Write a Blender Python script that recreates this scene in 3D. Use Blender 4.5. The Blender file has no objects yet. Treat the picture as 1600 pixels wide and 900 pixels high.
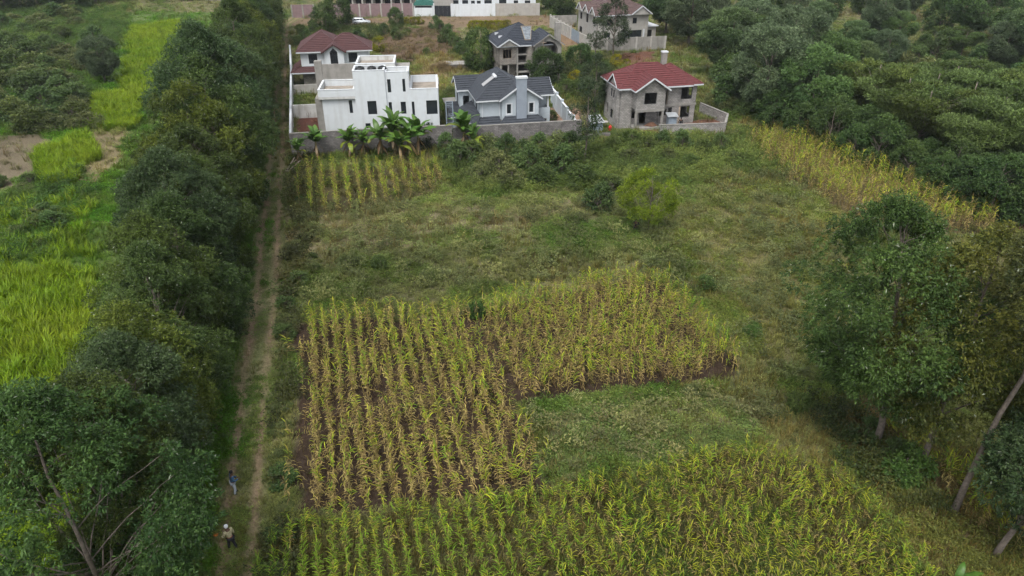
import bpy, math, random
import numpy as np
from mathutils import Vector, Matrix

scene = bpy.context.scene
rng = np.random.default_rng(7)
random.seed(7)
PI = math.pi

# ------------------------------------------------------------------ camera
CAM_H, PITCH, FOCAL = 31.0, math.radians(30.0), 1100.0      # metres, tilt, focal length in photo pixels
cam_data = bpy.data.cameras.new('camera')
cam = bpy.data.objects.new('camera', cam_data)
scene.collection.objects.link(cam)
cam_data.sensor_width = 36.0
cam_data.lens = 36.0 * FOCAL / 1600.0
cam_data.clip_end = 8000
cam.location = (0, 0, CAM_H)
cam.rotation_euler = (math.radians(90) - PITCH, 0, 0)
scene.camera = cam

# ------------------------------------------------------------------ sky and sun: soft overcast daylight
SUN_EL, SUN_ROT = math.radians(62), math.radians(200)
world = bpy.data.worlds.new('World'); scene.world = world
world.use_nodes = True
wn = world.node_tree
bg = wn.nodes['Background']
sky = wn.nodes.new('ShaderNodeTexSky'); sky.sky_type = 'NISHITA'
sky.sun_disc = False; sky.sun_elevation = SUN_EL; sky.sun_rotation = SUN_ROT
sky.air_density = 1.0; sky.dust_density = 4.0; sky.ozone_density = 1.0
hsv = wn.nodes.new('ShaderNodeHueSaturation'); hsv.inputs['Saturation'].default_value = 0.26   # cloud cover greys the sky
wn.links.new(sky.outputs[0], hsv.inputs['Color'])
wn.links.new(hsv.outputs[0], bg.inputs[0])
bg.inputs[1].default_value = 0.12
sun_data = bpy.data.lights.new('sun', 'SUN'); sun_data.energy = 1.1; sun_data.angle = math.radians(22)
sun_data.color = (1.0, 0.98, 0.94)
sun = bpy.data.objects.new('sun', sun_data); scene.collection.objects.link(sun)
sun.rotation_euler = (PI/2 - SUN_EL, 0, PI - SUN_ROT)
scene.view_settings.view_transform = 'Standard'
scene.view_settings.look = 'None'
scene.view_settings.gamma = 1.0
scene.view_settings.exposure = 1.02
scene.render.engine = 'CYCLES'
scene.cycles.max_bounces = 3; scene.cycles.diffuse_bounces = 2; scene.cycles.glossy_bounces = 2
scene.cycles.transmission_bounces = 4; scene.cycles.transparent_max_bounces = 4
scene.cycles.use_denoising = True
scene.cycles.use_adaptive_sampling = True; scene.cycles.adaptive_threshold = 0.03

# ------------------------------------------------------------------ helpers
def un(px, py, z=0.0):
    """ground (or height z) point seen at a pixel of the 1600 x 900 photograph"""
    u = (px - 800) / FOCAL; v = (450 - py) / FOCAL
    dz = -math.sin(PITCH) + v*math.cos(PITCH)
    t = (z - CAM_H) / dz
    return (u*t, (math.cos(PITCH) + v*math.sin(PITCH))*t)

def poly(pts, z=0.0):
    return np.array([un(a, b, z) for a, b in pts])

def link(o, parent=None):
    scene.collection.objects.link(o)
    if parent is not None: o.parent = parent
    return o

def tag(o, label, cat=None, group=None, kind=None):
    o['label'] = label
    if cat: o['category'] = cat
    if group: o['group'] = group
    if kind: o['kind'] = kind
    return o

def thing(name, label, cat, loc=(0, 0, 0), rz=0.0, group=None, s=1.0):
    o = bpy.data.objects.new(name, None); o.empty_display_size = .2
    link(o); o.location = loc; o.rotation_euler = (0, 0, rz)
    o.scale = (s, s, s) if not isinstance(s, (tuple, list)) else s
    return tag(o, label, cat, group, 'thing')

class MB:
    """collects faces, then builds ONE mesh object"""
    def __init__(self): self.v = []; self.f = []
    def face(self, pts):
        n = len(self.v); self.v += [tuple(p) for p in pts]; self.f.append(tuple(range(n, n+len(pts)))); return self
    def box(self, x0, x1, y0, y1, z0, z1):
        n = len(self.v)
        self.v += [(x0,y0,z0),(x1,y0,z0),(x1,y1,z0),(x0,y1,z0),(x0,y0,z1),(x1,y0,z1),(x1,y1,z1),(x0,y1,z1)]
        self.f += [tuple(n+i for i in q) for q in ((0,3,2,1),(4,5,6,7),(0,1,5,4),(1,2,6,5),(2,3,7,6),(3,0,4,7))]
        return self
    def bar(self, p, q, w, h=None, up=(0,0,1)):
        """box beam from p to q, width w, height h"""
        h = w if h is None else h
        p = Vector(p); q = Vector(q); d = (q-p).normalized(); up = Vector(up)
        if abs(d.dot(up)) > .98: up = Vector((0,1,0))
        s = d.cross(up).normalized()*w*.5; u = s.cross(d).normalized()*h*.5
        n = len(self.v)
        for c in (p, q):
            for a, b in ((-1,-1),(1,-1),(1,1),(-1,1)): self.v.append(tuple(c + s*a + u*b))
        self.f += [tuple(n+i for i in k) for k in ((0,1,2,3),(7,6,5,4),(0,4,5,1),(1,5,6,2),(2,6,7,3),(3,7,4,0))]
        return self
    def tube(self, pts, rad, n=6, cap=True):
        pts = [Vector(p) for p in pts]; base = len(self.v); m = len(pts)
        for i, p in enumerate(pts):
            d = (pts[min(i+1,m-1)] - pts[max(i-1,0)]).normalized()
            a = d.cross(Vector((0.3,1,0.2))).normalized(); b = d.cross(a)
            r = rad[i] if hasattr(rad, '__len__') else rad
            for k in range(n):
                t = 2*PI*k/n; self.v.append(tuple(p + a*math.cos(t)*r + b*math.sin(t)*r))
        for i in range(m-1):
            for k in range(n):
                k2 = (k+1) % n
                self.f.append((base+i*n+k, base+i*n+k2, base+(i+1)*n+k2, base+(i+1)*n+k))
        if cap:
            self.f.append(tuple(base+k for k in range(n))[::-1]); self.f.append(tuple(base+(m-1)*n+k for k in range(n)))
        return self
    def lathe(self, prof, c=(0,0,0), n=14):
        base = len(self.v)
        for r, z in prof:
            for k in range(n):
                t = 2*PI*k/n; self.v.append((c[0]+r*math.cos(t), c[1]+r*math.sin(t), c[2]+z))
        for i in range(len(prof)-1):
            for k in range(n):
                k2 = (k+1) % n
                self.f.append((base+i*n+k, base+i*n+k2, base+(i+1)*n+k2, base+(i+1)*n+k))
        self.f.append(tuple(base+k for k in range(n))[::-1])
        self.f.append(tuple(base+(len(prof)-1)*n+k for k in range(n)))
        return self
    def prism(self, pts2, y0, y1):
        """polygon in x,z (counter clockwise seen from -y) extruded along y"""
        a = [(x, y0, z) for x, z in pts2]; b = [(x, y1, z) for x, z in pts2]
        self.face(a); self.face(b[::-1]); m = len(pts2)
        for i in range(m): j = (i+1) % m; self.face([a[j], a[i], b[i], b[j]])
        return self
    def mesh(self, name, m, smooth=False):
        me = bpy.data.meshes.new(name); me.from_pydata(self.v, [], self.f)
        if m is not None: me.materials.append(m)
        if smooth: me.polygons.foreach_set('use_smooth', [True]*len(me.polygons))
        me.update(); return me
    def build(self, name, m, parent=None, smooth=False, loc=None):
        o = bpy.data.objects.new(name, self.mesh(name, m, smooth)); link(o, parent)
        if loc is not None: o.location = loc
        return o

def np_mesh(name, V, F, m=None, col=None, smooth=False):
    """V (n,3), F (k,4) or (k,3) arrays -> mesh, col (n,3) -> point colour attribute Col"""
    me = bpy.data.meshes.new(name)
    V = np.asarray(V, dtype=np.float32); F = np.asarray(F, dtype=np.int32); k = F.shape[1]
    me.vertices.add(len(V)); me.vertices.foreach_set('co', V.ravel())
    me.loops.add(F.size); me.loops.foreach_set('vertex_index', F.ravel())
    me.polygons.add(len(F)); me.polygons.foreach_set('loop_start', np.arange(0, F.size, k, dtype=np.int32))
    me.polygons.foreach_set('loop_total', np.full(len(F), k, dtype=np.int32))
    if smooth: me.polygons.foreach_set('use_smooth', np.ones(len(F), dtype=bool))
    me.update(calc_edges=True)
    if col is not None:
        at = me.attributes.new('Col', 'FLOAT_COLOR', 'POINT')
        c4 = np.ones((len(V), 4), dtype=np.float32); c4[:, :3] = col
        at.data.foreach_set('color', c4.ravel())
    if m is not None: me.materials.append(m)
    return me

# ------------------------------------------------------------------ materials
MATS = {}
def nodes_of(name):
    m = bpy.data.materials.new(name); m.use_nodes = True
    nt = m.node_tree; b = nt.nodes['Principled BSDF']
    return m, nt, b
def setin(b, k, v):
    if k in b.inputs: b.inputs[k].default_value = v

def mat(name, col, rough=.85, var=.25, scale=3.0, bump=.0, bscale=20., stain=None, stain_amt=.0, spec=.3, metal=0.):
    """plain surface: colour broken by two sizes of noise, optional stains, optional bump"""
    if name in MATS: return MATS[name]
    m, nt, b = nodes_of(name); L = nt.links
    tc = nt.nodes.new('ShaderNodeTexCoord')
    n1 = nt.nodes.new('ShaderNodeTexNoise'); n1.inputs['Scale'].default_value = scale; n1.inputs['Detail'].default_value = 6
    L.new(tc.outputs['Object'], n1.inputs['Vector'])
    mx = nt.nodes.new('ShaderNodeMix'); mx.data_type = 'RGBA'
    lo = tuple(c*(1-var) for c in col); hi = tuple(min(1, c*(1+var)) for c in col)
    mx.inputs[6].default_value = (*lo, 1); mx.inputs[7].default_value = (*hi, 1)
    rp = nt.nodes.new('ShaderNodeMapRange'); rp.inputs[1].default_value = .3; rp.inputs[2].default_value = .7
    L.new(n1.outputs[0], rp.inputs[0]); L.new(rp.outputs[0], mx.inputs[0])
    out = mx.outputs[2]
    if stain is not None:
        mp = nt.nodes.new('ShaderNodeMapping'); mp.inputs['Scale'].default_value = (1.2, 1.2, .18)
        L.new(tc.outputs['Object'], mp.inputs[0])
        n2 = nt.nodes.new('ShaderNodeTexNoise'); n2.inputs['Scale'].default_value = 1.4; n2.inputs['Detail'].default_value = 8
        L.new(mp.outputs[0], n2.inputs['Vector'])
        r2 = nt.nodes.new('ShaderNodeMapRange'); r2.inputs[1].default_value = .5; r2.inputs[2].default_value = .78; r2.inputs[4].default_value = stain_amt
        L.new(n2.outputs[0], r2.inputs[0])
        m2 = nt.nodes.new('ShaderNodeMix'); m2.data_type = 'RGBA'; m2.inputs[7].default_value = (*stain, 1)
        L.new(r2.outputs[0], m2.inputs[0]); L.new(out, m2.inputs[6]); out = m2.outputs[2]
    L.new(out, b.inputs['Base Color'])
    setin(b, 'Roughness', rough); setin(b, 'Specular IOR Level', spec); setin(b, 'Metallic', metal)
    if bump:
        n3 = nt.nodes.new('ShaderNodeTexNoise'); n3.inputs['Scale'].default_value = bscale; n3.inputs['Detail'].default_value = 5
        L.new(tc.outputs['Object'], n3.inputs['Vector'])
        bp = nt.nodes.new('ShaderNodeBump'); bp.inputs['Strength'].default_value = bump; bp.inputs['Distance'].default_value = .05
        L.new(n3.outputs[0], bp.inputs['Height']); L.new(bp.outputs[0], b.inputs['Normal'])
    MATS[name] = m; return m

def block_mat(name, c1, c2, mortar, bw=.42, bh=.2, stain=None):
    """coursed stone blocks too small in the picture to be picked apart"""
    m, nt, b = nodes_of(name); L = nt.links
    tc = nt.nodes.new('ShaderNodeTexCoord'); sx = nt.nodes.new('ShaderNodeSeparateXYZ'); L.new(tc.outputs['Object'], sx.inputs[0])
    ad = nt.nodes.new('ShaderNodeMath'); L.new(sx.outputs[0], ad.inputs[0]); L.new(sx.outputs[1], ad.inputs[1])
    cb = nt.nodes.new('ShaderNodeCombineXYZ'); L.new(ad.outputs[0], cb.inputs[0]); L.new(sx.outputs[2], cb.inputs[1])
    br = nt.nodes.new('ShaderNodeTexBrick'); L.new(cb.outputs[0], br.inputs['Vector'])
    br.inputs['Color1'].default_value = (*c1, 1); br.inputs['Color2'].default_value = (*c2, 1); br.inputs['Mortar'].default_value = (*mortar, 1)
    br.inputs['Scale'].default_value = 1; br.inputs['Brick Width'].default_value = bw; br.inputs['Row Height'].default_value = bh
    br.inputs['Mortar Size'].default_value = .02; br.inputs['Mortar Smooth'].default_value = .3
    nz = nt.nodes.new('ShaderNodeTexNoise'); nz.inputs['Scale'].default_value = .8; nz.inputs['Detail'].default_value = 8
    L.new(tc.outputs['Object'], nz.inputs['Vector'])
    rp = nt.nodes.new('ShaderNodeMapRange'); rp.inputs[1].default_value = .3; rp.inputs[2].default_value = .7; rp.inputs[3].default_value = .72; rp.inputs[4].default_value = 1.2
    L.new(nz.outputs[0], rp.inputs[0])
    mu = nt.nodes.new('ShaderNodeMix'); mu.data_type = 'RGBA'; mu.blend_type = 'MULTIPLY'; mu.inputs[0].default_value = 1
    L.new(br.outputs[0], mu.inputs[6]); L.new(rp.outputs[0], mu.inputs[7])
    L.new(mu.outputs[2], b.inputs['Base Color']); setin(b, 'Roughness', .95); setin(b, 'Specular IOR Level', .15)
    bp = nt.nodes.new('ShaderNodeBump'); bp.inputs['Strength'].default_value = .6; bp.inputs['Distance'].default_value = .02
    iv = nt.nodes.new('ShaderNodeMath'); iv.operation = 'SUBTRACT'; iv.inputs[0].default_value = 1; L.new(br.outputs['Fac'], iv.inputs[1])
    L.new(iv.outputs[0], bp.inputs['Height']); L.new(bp.outputs[0], b.inputs['Normal'])
    MATS[name] = m; return m

def leaf_mat(name, gain=1.0, hue_var=.04, val_var=.25, trans=.3, rough=.55, inst=False, spec=.25):
    """leaf colour comes from the Col attribute (leaf to leaf) and varies plant to plant"""
    m, nt, b = nodes_of(name); L = nt.links
    at = nt.nodes.new('ShaderNodeAttribute'); at.attribute_name = 'Col'
    oi = nt.nodes.new('ShaderNodeObjectInfo')
    hs = nt.nodes.new('ShaderNodeHueSaturation'); hs.inputs['Saturation'].default_value = 1.14
    r1 = nt.nodes.new('ShaderNodeMapRange'); r1.inputs[3].default_value = .5-hue_var; r1.inputs[4].default_value = .5+hue_var
    r2 = nt.nodes.new('ShaderNodeMapRange'); r2.inputs[3].default_value = gain*(1-val_var); r2.inputs[4].default_value = gain*(1+val_var)
    wn2 = nt.nodes.new('ShaderNodeTexWhiteNoise'); wn2.noise_dimensions = '1D'
    L.new(oi.outputs['Random'], r1.inputs[0]); L.new(oi.outputs['Random'], wn2.inputs['W']); L.new(wn2.outputs['Value'], r2.inputs[0])
    L.new(r1.outputs[0], hs.inputs['Hue']); L.new(r2.outputs[0], hs.inputs['Value'])
    src = at.outputs['Color']
    if inst:
        ti = nt.nodes.new('ShaderNodeAttribute'); ti.attribute_type = 'INSTANCER'; ti.attribute_name = 'tint'
        mu = nt.nodes.new('ShaderNodeMix'); mu.data_type = 'RGBA'; mu.blend_type = 'MULTIPLY'; mu.inputs[0].default_value = 1
        L.new(src, mu.inputs[6]); L.new(ti.outputs['Color'], mu.inputs[7]); src = mu.outputs[2]
    L.new(src, hs.inputs['Color'])
    L.new(hs.outputs[0], b.inputs['Base Color']); setin(b, 'Roughness', rough); setin(b, 'Specular IOR Level', spec)
    tr = nt.nodes.new('ShaderNodeBsdfTranslucent'); L.new(hs.outputs[0], tr.inputs[0])
    ms = nt.nodes.new('ShaderNodeMixShader'); ms.inputs[0].default_value = trans
    L.new(b.outputs[0], ms.inputs[1]); L.new(tr.outputs[0], ms.inputs[2])
    L.new(ms.outputs[0], nt.nodes['Material Output'].inputs[0])
    MATS[name] = m; return m

M_LEAF = leaf_mat('tree_leaf', spec=.22, rough=.55, hue_var=.012, val_var=.18, trans=.35)
M_BUSH = leaf_mat('bush_leaf', hue_var=.014, val_var=.22)
M_MAIZE = leaf_mat('maize_leaf', hue_var=.012, val_var=.22, trans=.35)
M_MAIZE_I = leaf_mat('maize_leaf_field', hue_var=.012, val_var=.25, trans=.35, inst=True)
M_GRASS = leaf_mat('grass_blade', hue_var=.012, val_var=.2, trans=.3, inst=True)
M_BARK = mat('bark', (.15,.125,.105), .95, .35, 6, .6, 14)
M_BARKRED = mat('bark_reddish_base', (.16,.10,.075), .95, .35, 5, .6, 14)

# ------------------------------------------------------------------ value noise
class VN:
    def __init__(self, seed, n=256): self.g = np.random.default_rng(seed).random((n, n)); self.n = n
    def one(self, x, y):
        xi = np.floor(x).astype(int); yi = np.floor(y).astype(int); fx = x-xi; fy = y-yi
        fx = fx*fx*(3-2*fx); fy = fy*fy*(3-2*fy); n = self.n; g = self.g
        a = g[xi % n, yi % n]; b = g[(xi+1) % n, yi % n]; c = g[xi % n, (yi+1) % n]; d = g[(xi+1) % n, (yi+1) % n]
        return (a*(1-fx)+b*fx)*(1-fy) + (c*(1-fx)+d*fx)*fy
    def __call__(self, x, y, s, o=3):
        r = 0; w = 1; t = 0
        for k in range(o): r = r + w*self.one(x/s*2**k+13.7*k, y/s*2**k+5.1*k); t += w; w *= .5
        return r/t
NA, NB, NC, ND = VN(1), VN(2), VN(3), VN(4)

def inside(pl, x, y):
    c = np.zeros(np.shape(x), bool); n = len(pl); j = n-1
    for i in range(n):
        xi, yi = pl[i]; xj, yj = pl[j]
        hit = ((yi > y) != (yj > y)) & (x < (xj-xi)*(y-yi)/((yj-yi) if yj != yi else 1e-9)+xi)
        c ^= hit; j = i
    return c
# ------------------------------------------------------------------ ground: one sheet to the horizon
PATH_PTS = np.array([(-11.5,12.),(-14.35,24.),(-15.4,28.3),(-18.3,40.),(-21.7,53.7),(-30.3,86.6),(-48.4,153.6),(-57.,186.)])
def path_x(y): return np.interp(y, PATH_PTS[:,1], PATH_PTS[:,0])

MAIZE_DRY = poly([(462,505),(452,812),(862,772),(800,630),(850,622),(1150,592),(1150,560),(1040,448),(960,440),(740,490)])
MAIZE_FRONT = poly([(395,910),(462,815),(560,805),(860,778),(1000,740),(1130,712),(1215,712),(1330,765),(1440,880),(1455,960),(380,960)])
MAIZE_SMALL = poly([(468,268),(470,338),(560,334),(690,300),(688,262)])
MAIZE_STRIP = poly([(1158,228),(1236,214),(1400,285),(1556,352),(1545,372),(1350,352),(1240,292)])
MAIZE_EDGE = poly([(1372,660),(1440,690),(1600,800),(1720,900),(1720,990),(1600,900),(1500,800),(1410,720)])

REG = []   # (polygon, colour, tuft density factor, wobble)
def region(pts, col, dens, wob=1.2): REG.append((poly(pts) if isinstance(pts, list) else pts, np.array(col), dens, wob))
region(np.array([(-14.,12.),(-18.4,40.),(-21.9,53.7),(-30.5,86.6),(-48.7,153.6),(-62,205),(-400,205),(-400,-50),(-14.,-50)]), (.07,.115,.03), 1.0)
region([(-60,130),(-60,470),(150,430),(200,300),(150,200),(100,120)], (.085,.13,.036), 1.)
region([(-80,215),(60,208),(90,222),(64,258),(20,292),(-80,330)], (.135,.10,.078), .12)
region([(150,200),(198,198),(190,240),(160,285),(118,282),(135,240)], (.20,.155,.095), .2)
region([(440,335),(700,318),(830,300),(930,318),(880,345),(640,385),(450,400)], (.165,.14,.085), .8, 2.)
region([(1060,330),(1230,250),(1330,330),(1300,520),(1180,560),(1110,470),(1040,400)], (.135,.118,.055), .8, 2.)
region([(440,400),(640,390),(900,400),(960,425),(740,470),(470,500)], (.085,.082,.04), 1., 2.)
region([(820,640),(1150,612),(1230,640),(1130,705),(870,765)], (.13,.125,.078), .8, 1.5)
region([(900,640),(1060,620),(1150,640),(1080,690),(960,700)], (.175,.15,.09), .6, 2.)
region([(690,215),(960,225),(1180,205),(1240,270),(1080,275),(940,300),(720,300)], (.055,.068,.026), 1., 1.5)
region(MAIZE_SMALL, (.075,.065,.034), .5, .3)
region(MAIZE_DRY, (.036,.022,.018), .06, .5)
region(MAIZE_FRONT, (.062,.055,.028), .55, .6)
region(MAIZE_STRIP, (.10,.075,.045), .2, .6)
region([(1290,620),(1400,650),(1600,830),(1720,960),(1560,960),(1440,860),(1340,740)], (.125,.092,.052), .45, 1.)
region([(1540,345),(1640,355),(1640,400),(1570,372)], (.075,.035,.03), .1)
region([(590,44),(705,42),(725,70),(700,96),(600,98),(575,72)], (.10,.062,.046), .55, 2.)
region([(640,90),(735,84),(752,118),(690,140),(630,115)], (.19,.155,.088), .9, 2.)
region([(430,30),(640,26),(860,24),(880,38),(760,43),(640,42),(430,40)], (.165,.115,.08), .1, 2.)
region([(862,40),(895,42),(915,75),(880,80)], (.19,.12,.08), .1)
region([(462,176),(502,176),(505,222),(462,226)], (.085,.035,.03), .05, .2)
region([(462,132),(500,130),(500,148),(464,150)], (.06,.10,.03), .8, .2)
region([(842,170),(905,168),(912,200),(850,205)], (.24,.155,.115), .03, .3)
region([(915,175),(990,178),(996,205),(915,215)], (.10,.115,.045), .5, .5)
region([(998,190),(1130,188),(1136,212),(1000,214)], (.12,.06,.045), .1, .4)
region([(962,84),(1022,80),(1028,98),(965,100)], (.12,.05,.042), .1, .6)
region([(880,95),(960,98),(950,160),(880,150)], (.10,.095,.045), .9, 1.)

def gcol(x, y):
    """true ground colour and plant density at x, y"""
    x = np.asarray(x, float); y = np.asarray(y, float)
    n1 = NA(x, y, 9., 4); n2 = NB(x, y, 2.6, 3); n3 = NC(x, y, 22., 3)
    green = np.array([.072,.088,.036]); dry = np.array([.165,.15,.082])
    t = np.clip((n1*.6 + n2*.4 - .38)/.24, 0, 1)[..., None]
    col = green*(1-t) + dry*t
    den = np.ones(x.shape)
    wx = (NB(x, y, 3.2, 2)-.5)*2; wy = (NC(x, y, 3.2, 2)-.5)*2
    for pl, c, d, w in REG:
        k = inside(pl, x + wx*w*1.6, y + wy*w*1.6)
        var = .72 + .56*n2 + .25*(n1-.5)
        if not np.any(k): continue
        mix = .82 if w > .5 else .92
        col[k] = col[k]*(1-mix) + (c*var[k][:, None])*mix
        den[k] = d
    return col, den

def gz(x, y):
    return .16*(NC(np.asarray(x, float), np.asarray(y, float), 14., 2) - .5)

def axis(*segs):
    out = []
    for a, b, s in segs: out += list(np.arange(a, b, s))
    return np.array(out)
gx = np.concatenate([[-4000,-1500,-700,-400], axis((-260,-75,2.2),(-75,62,.5),(62,260,2.2)), [400,700,1500,4000]])
gy = np.concatenate([[-600,-200,-60,-20], axis((0,110,.5),(110,262,1.3)), [290,340,420,600,1000,2000,5000]])
GX, GY = np.meshgrid(gx, gy, indexing='xy')
gc, _ = gcol(GX, GY)
V = np.stack([GX, GY, gz(GX, GY)], -1).reshape(-1, 3)
nx, ny = len(gx), len(gy)
ii = (np.arange(ny-1)[:, None]*nx + np.arange(nx-1)[None, :]).ravel()
F = np.stack([ii, ii+1, ii+nx+1, ii+nx], -1)

def ground_mat(name):
    m, nt, b = nodes_of(name); L = nt.links
    at = nt.nodes.new('ShaderNodeAttribute'); at.attribute_name = 'Col'
    tc = nt.nodes.new('ShaderNodeTexCoord')
    n1 = nt.nodes.new('ShaderNodeTexNoise'); n1.inputs['Scale'].default_value = 5; n1.inputs['Detail'].default_value = 8; n1.inputs['Roughness'].default_value = .7
    L.new(tc.outputs['Object'], n1.inputs['Vector'])
    r = nt.nodes.new('ShaderNodeMapRange'); r.inputs[1].default_value = .3; r.inputs[2].default_value = .7; r.inputs[3].default_value = .55; r.inputs[4].default_value = 1.45
    L.new(n1.outputs[0], r.inputs[0])
    mu = nt.nodes.new('ShaderNodeMix'); mu.data_type = 'RGBA'; mu.blend_type = 'MULTIPLY'; mu.inputs[0].default_value = 1
    L.new(at.outputs['Color'], mu.inputs[6]); L.new(r.outputs[0], mu.inputs[7])
    L.new(mu.outputs[2], b.inputs['Base Color']); setin(b, 'Roughness', 1.); setin(b, 'Specular IOR Level', .05)
    bp = nt.nodes.new('ShaderNodeBump'); bp.inputs['Strength'].default_value = .9; bp.inputs['Distance'].default_value = .12
    L.new(n1.outputs[0], bp.inputs['Height']); L.new(bp.outputs[0], b.inputs['Normal'])
    return m
M_GROUND = ground_mat('ground_earth_and_turf')
g = link(bpy.data.objects.new('ground', np_mesh('ground', V, F, M_GROUND, gc.reshape(-1, 3), smooth=True)))
tag(g, 'open ground of rough grass, dry straw and dark soil', kind='structure')

# the two-rut dirt track
py_ = np.arange(10, 200, .5); cu = np.array([-1.75,-1.4,-1.15,-.95,-.75,-.55,-.25,0,.25,.55,.75,.95,1.15,1.4,1.75])*1.0
PX = path_x(py_)[:, None] + cu[None, :]*1.0 + .75*(NA(py_*0+3, py_, 9., 3)-.5)[:, None] + .16*(NB(np.add.outer(py_*0, np.sign(cu)*7.), np.repeat(py_[:,None], len(cu), 1), 3., 2)-.5)
PY = np.repeat(py_[:, None], len(cu), 1)
rut = np.exp(-((np.abs(cu)-.78)/.32)**2)
PZ = gz(PX, PY) + .035 - .02*rut[None, :] + .02*np.exp(-(cu/.4)**2)[None, :]
PZ[:, 0] -= .06; PZ[:, -1] -= .06
soil = np.array([.235,.17,.112]); turf = np.array([.115,.13,.052]); straw = np.array([.18,.165,.09])
w = np.clip(rut[None, :]*(-.05+1.7*NB(PX, PY, 2.6, 3)) , 0, 1)[..., None]
edge = np.clip((NC(PX, PY, 1.8, 3)-.35)*2.5, 0, 1)[..., None]
pc = (turf*(1-edge)+straw*edge)*(1-w) + soil*w
pc *= (.75+.5*NA(PX, PY, 1.1, 3))[..., None]
m_, n_ = PX.shape
ii = (np.arange(m_-1)[:, None]*n_ + np.arange(n_-1)[None, :]).ravel()
o = link(bpy.data.objects.new('dirt_track', np_mesh('dirt_track', np.stack([PX,PY,PZ],-1).reshape(-1,3), np.stack([ii,ii+1,ii+n_+1,ii+n_],-1), M_GROUND, pc.reshape(-1,3), True)))
tag(o, 'two-rut dirt track with a grassy middle beside the tall trees', kind='structure')

# ------------------------------------------------------------------ leaf machinery
def unit(a): return a/np.maximum(np.linalg.norm(a, axis=-1, keepdims=True), 1e-9)
def sprays(r, pos, dirs, K, L, W, spread=.8, droop=.25, base=(.05,.07,.03), tip=(.10,.12,.05), cv=.25, tone=None, glint=.0):
    """K small diamond leaves round every spray point -> V, F, col"""
    N = len(pos)
    P = np.repeat(pos, K, 0); D = np.repeat(dirs, K, 0)
    ld = unit(D + r.normal(size=P.shape)*spread)
    ln = (L*r.uniform(.6, 1.35, len(P)))[:, None]
    b0 = P + r.normal(size=P.shape)*L*.35
    tipp = b0 + ld*ln; tipp[:, 2] -= droop*ln[:, 0]*r.uniform(.3, 1.5, len(P))
    sd = unit(np.cross(ld, np.array([0,0,1.]) + r.normal(size=P.shape)*.55))*(W*r.uniform(.7, 1.3, len(P)))[:, None]*.5
    mid = b0*.5 + tipp*.5; mid[:, 2] += droop*.15*ln[:, 0]
    Vv = np.stack([b0, mid+sd, tipp, mid-sd], 1).reshape(-1, 3)
    Ff = np.arange(len(P)*4).reshape(-1, 4)
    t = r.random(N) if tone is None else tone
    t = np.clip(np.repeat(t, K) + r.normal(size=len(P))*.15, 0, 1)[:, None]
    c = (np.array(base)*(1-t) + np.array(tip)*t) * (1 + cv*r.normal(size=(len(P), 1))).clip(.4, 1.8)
    if glint:
        k = r.random(len(P)) < glint; c[k] = np.array([.26,.29,.22])*r.uniform(.7, 1.3, (k.sum(), 1))     # silvery leaf undersides
    return Vv, Ff, np.repeat(c, 4, 0)

def merge(parts):
    V = []; F = []; C = []; n = 0
    for v, f, c in parts: V.append(v); F.append(f+n); C.append(c); n += len(v)
    return np.concatenate(V), np.concatenate(F), np.concatenate(C)

def sphere_dirs(r, n): return unit(r.normal(size=(n, 3)))

def lobe_points(r, centers, radii, per, out_c, flat=1.0, inner=.2):
    """spray points on the outer side of each lobe"""
    pos = []; dr = []; tn = []
    for c, rad in zip(centers, radii):
        n = int(per*(rad/1.3)**2)+4
        d = sphere_dirs(r, n*2); o = unit((c-out_c)[None, :]); keep = (d@o[0] + .5*d[:, 2]) > -.35
        d = d[keep][:n]
        s = np.where(r.random(len(d)) < inner, r.uniform(.2,.8,len(d)), r.uniform(.82, 1.12, len(d)))
        p = c + d*rad*s[:, None]*np.array([1, 1, flat])
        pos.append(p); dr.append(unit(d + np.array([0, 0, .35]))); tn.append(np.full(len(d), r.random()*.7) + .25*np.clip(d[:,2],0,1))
    return np.concatenate(pos), np.concatenate(dr), np.concatenate(tn)

def limb(mb, r, a, b, r0, r1, n=5, wob=.12, seg=5):
    a = np.array(a, float); b = np.array(b, float); pts = []; L = np.linalg.norm(b-a)
    for i in range(seg+1):
        t = i/seg; p = a*(1-t)+b*t + r.normal(size=3)*wob*L*.12*math.sin(PI*t)
        p[2] += .10*L*math.sin(PI*t)*(.5)
        pts.append(tuple(p))
    mb.tube(pts, [r0*(1-i/seg)+r1*i/seg for i in range(seg+1)], n)

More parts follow.
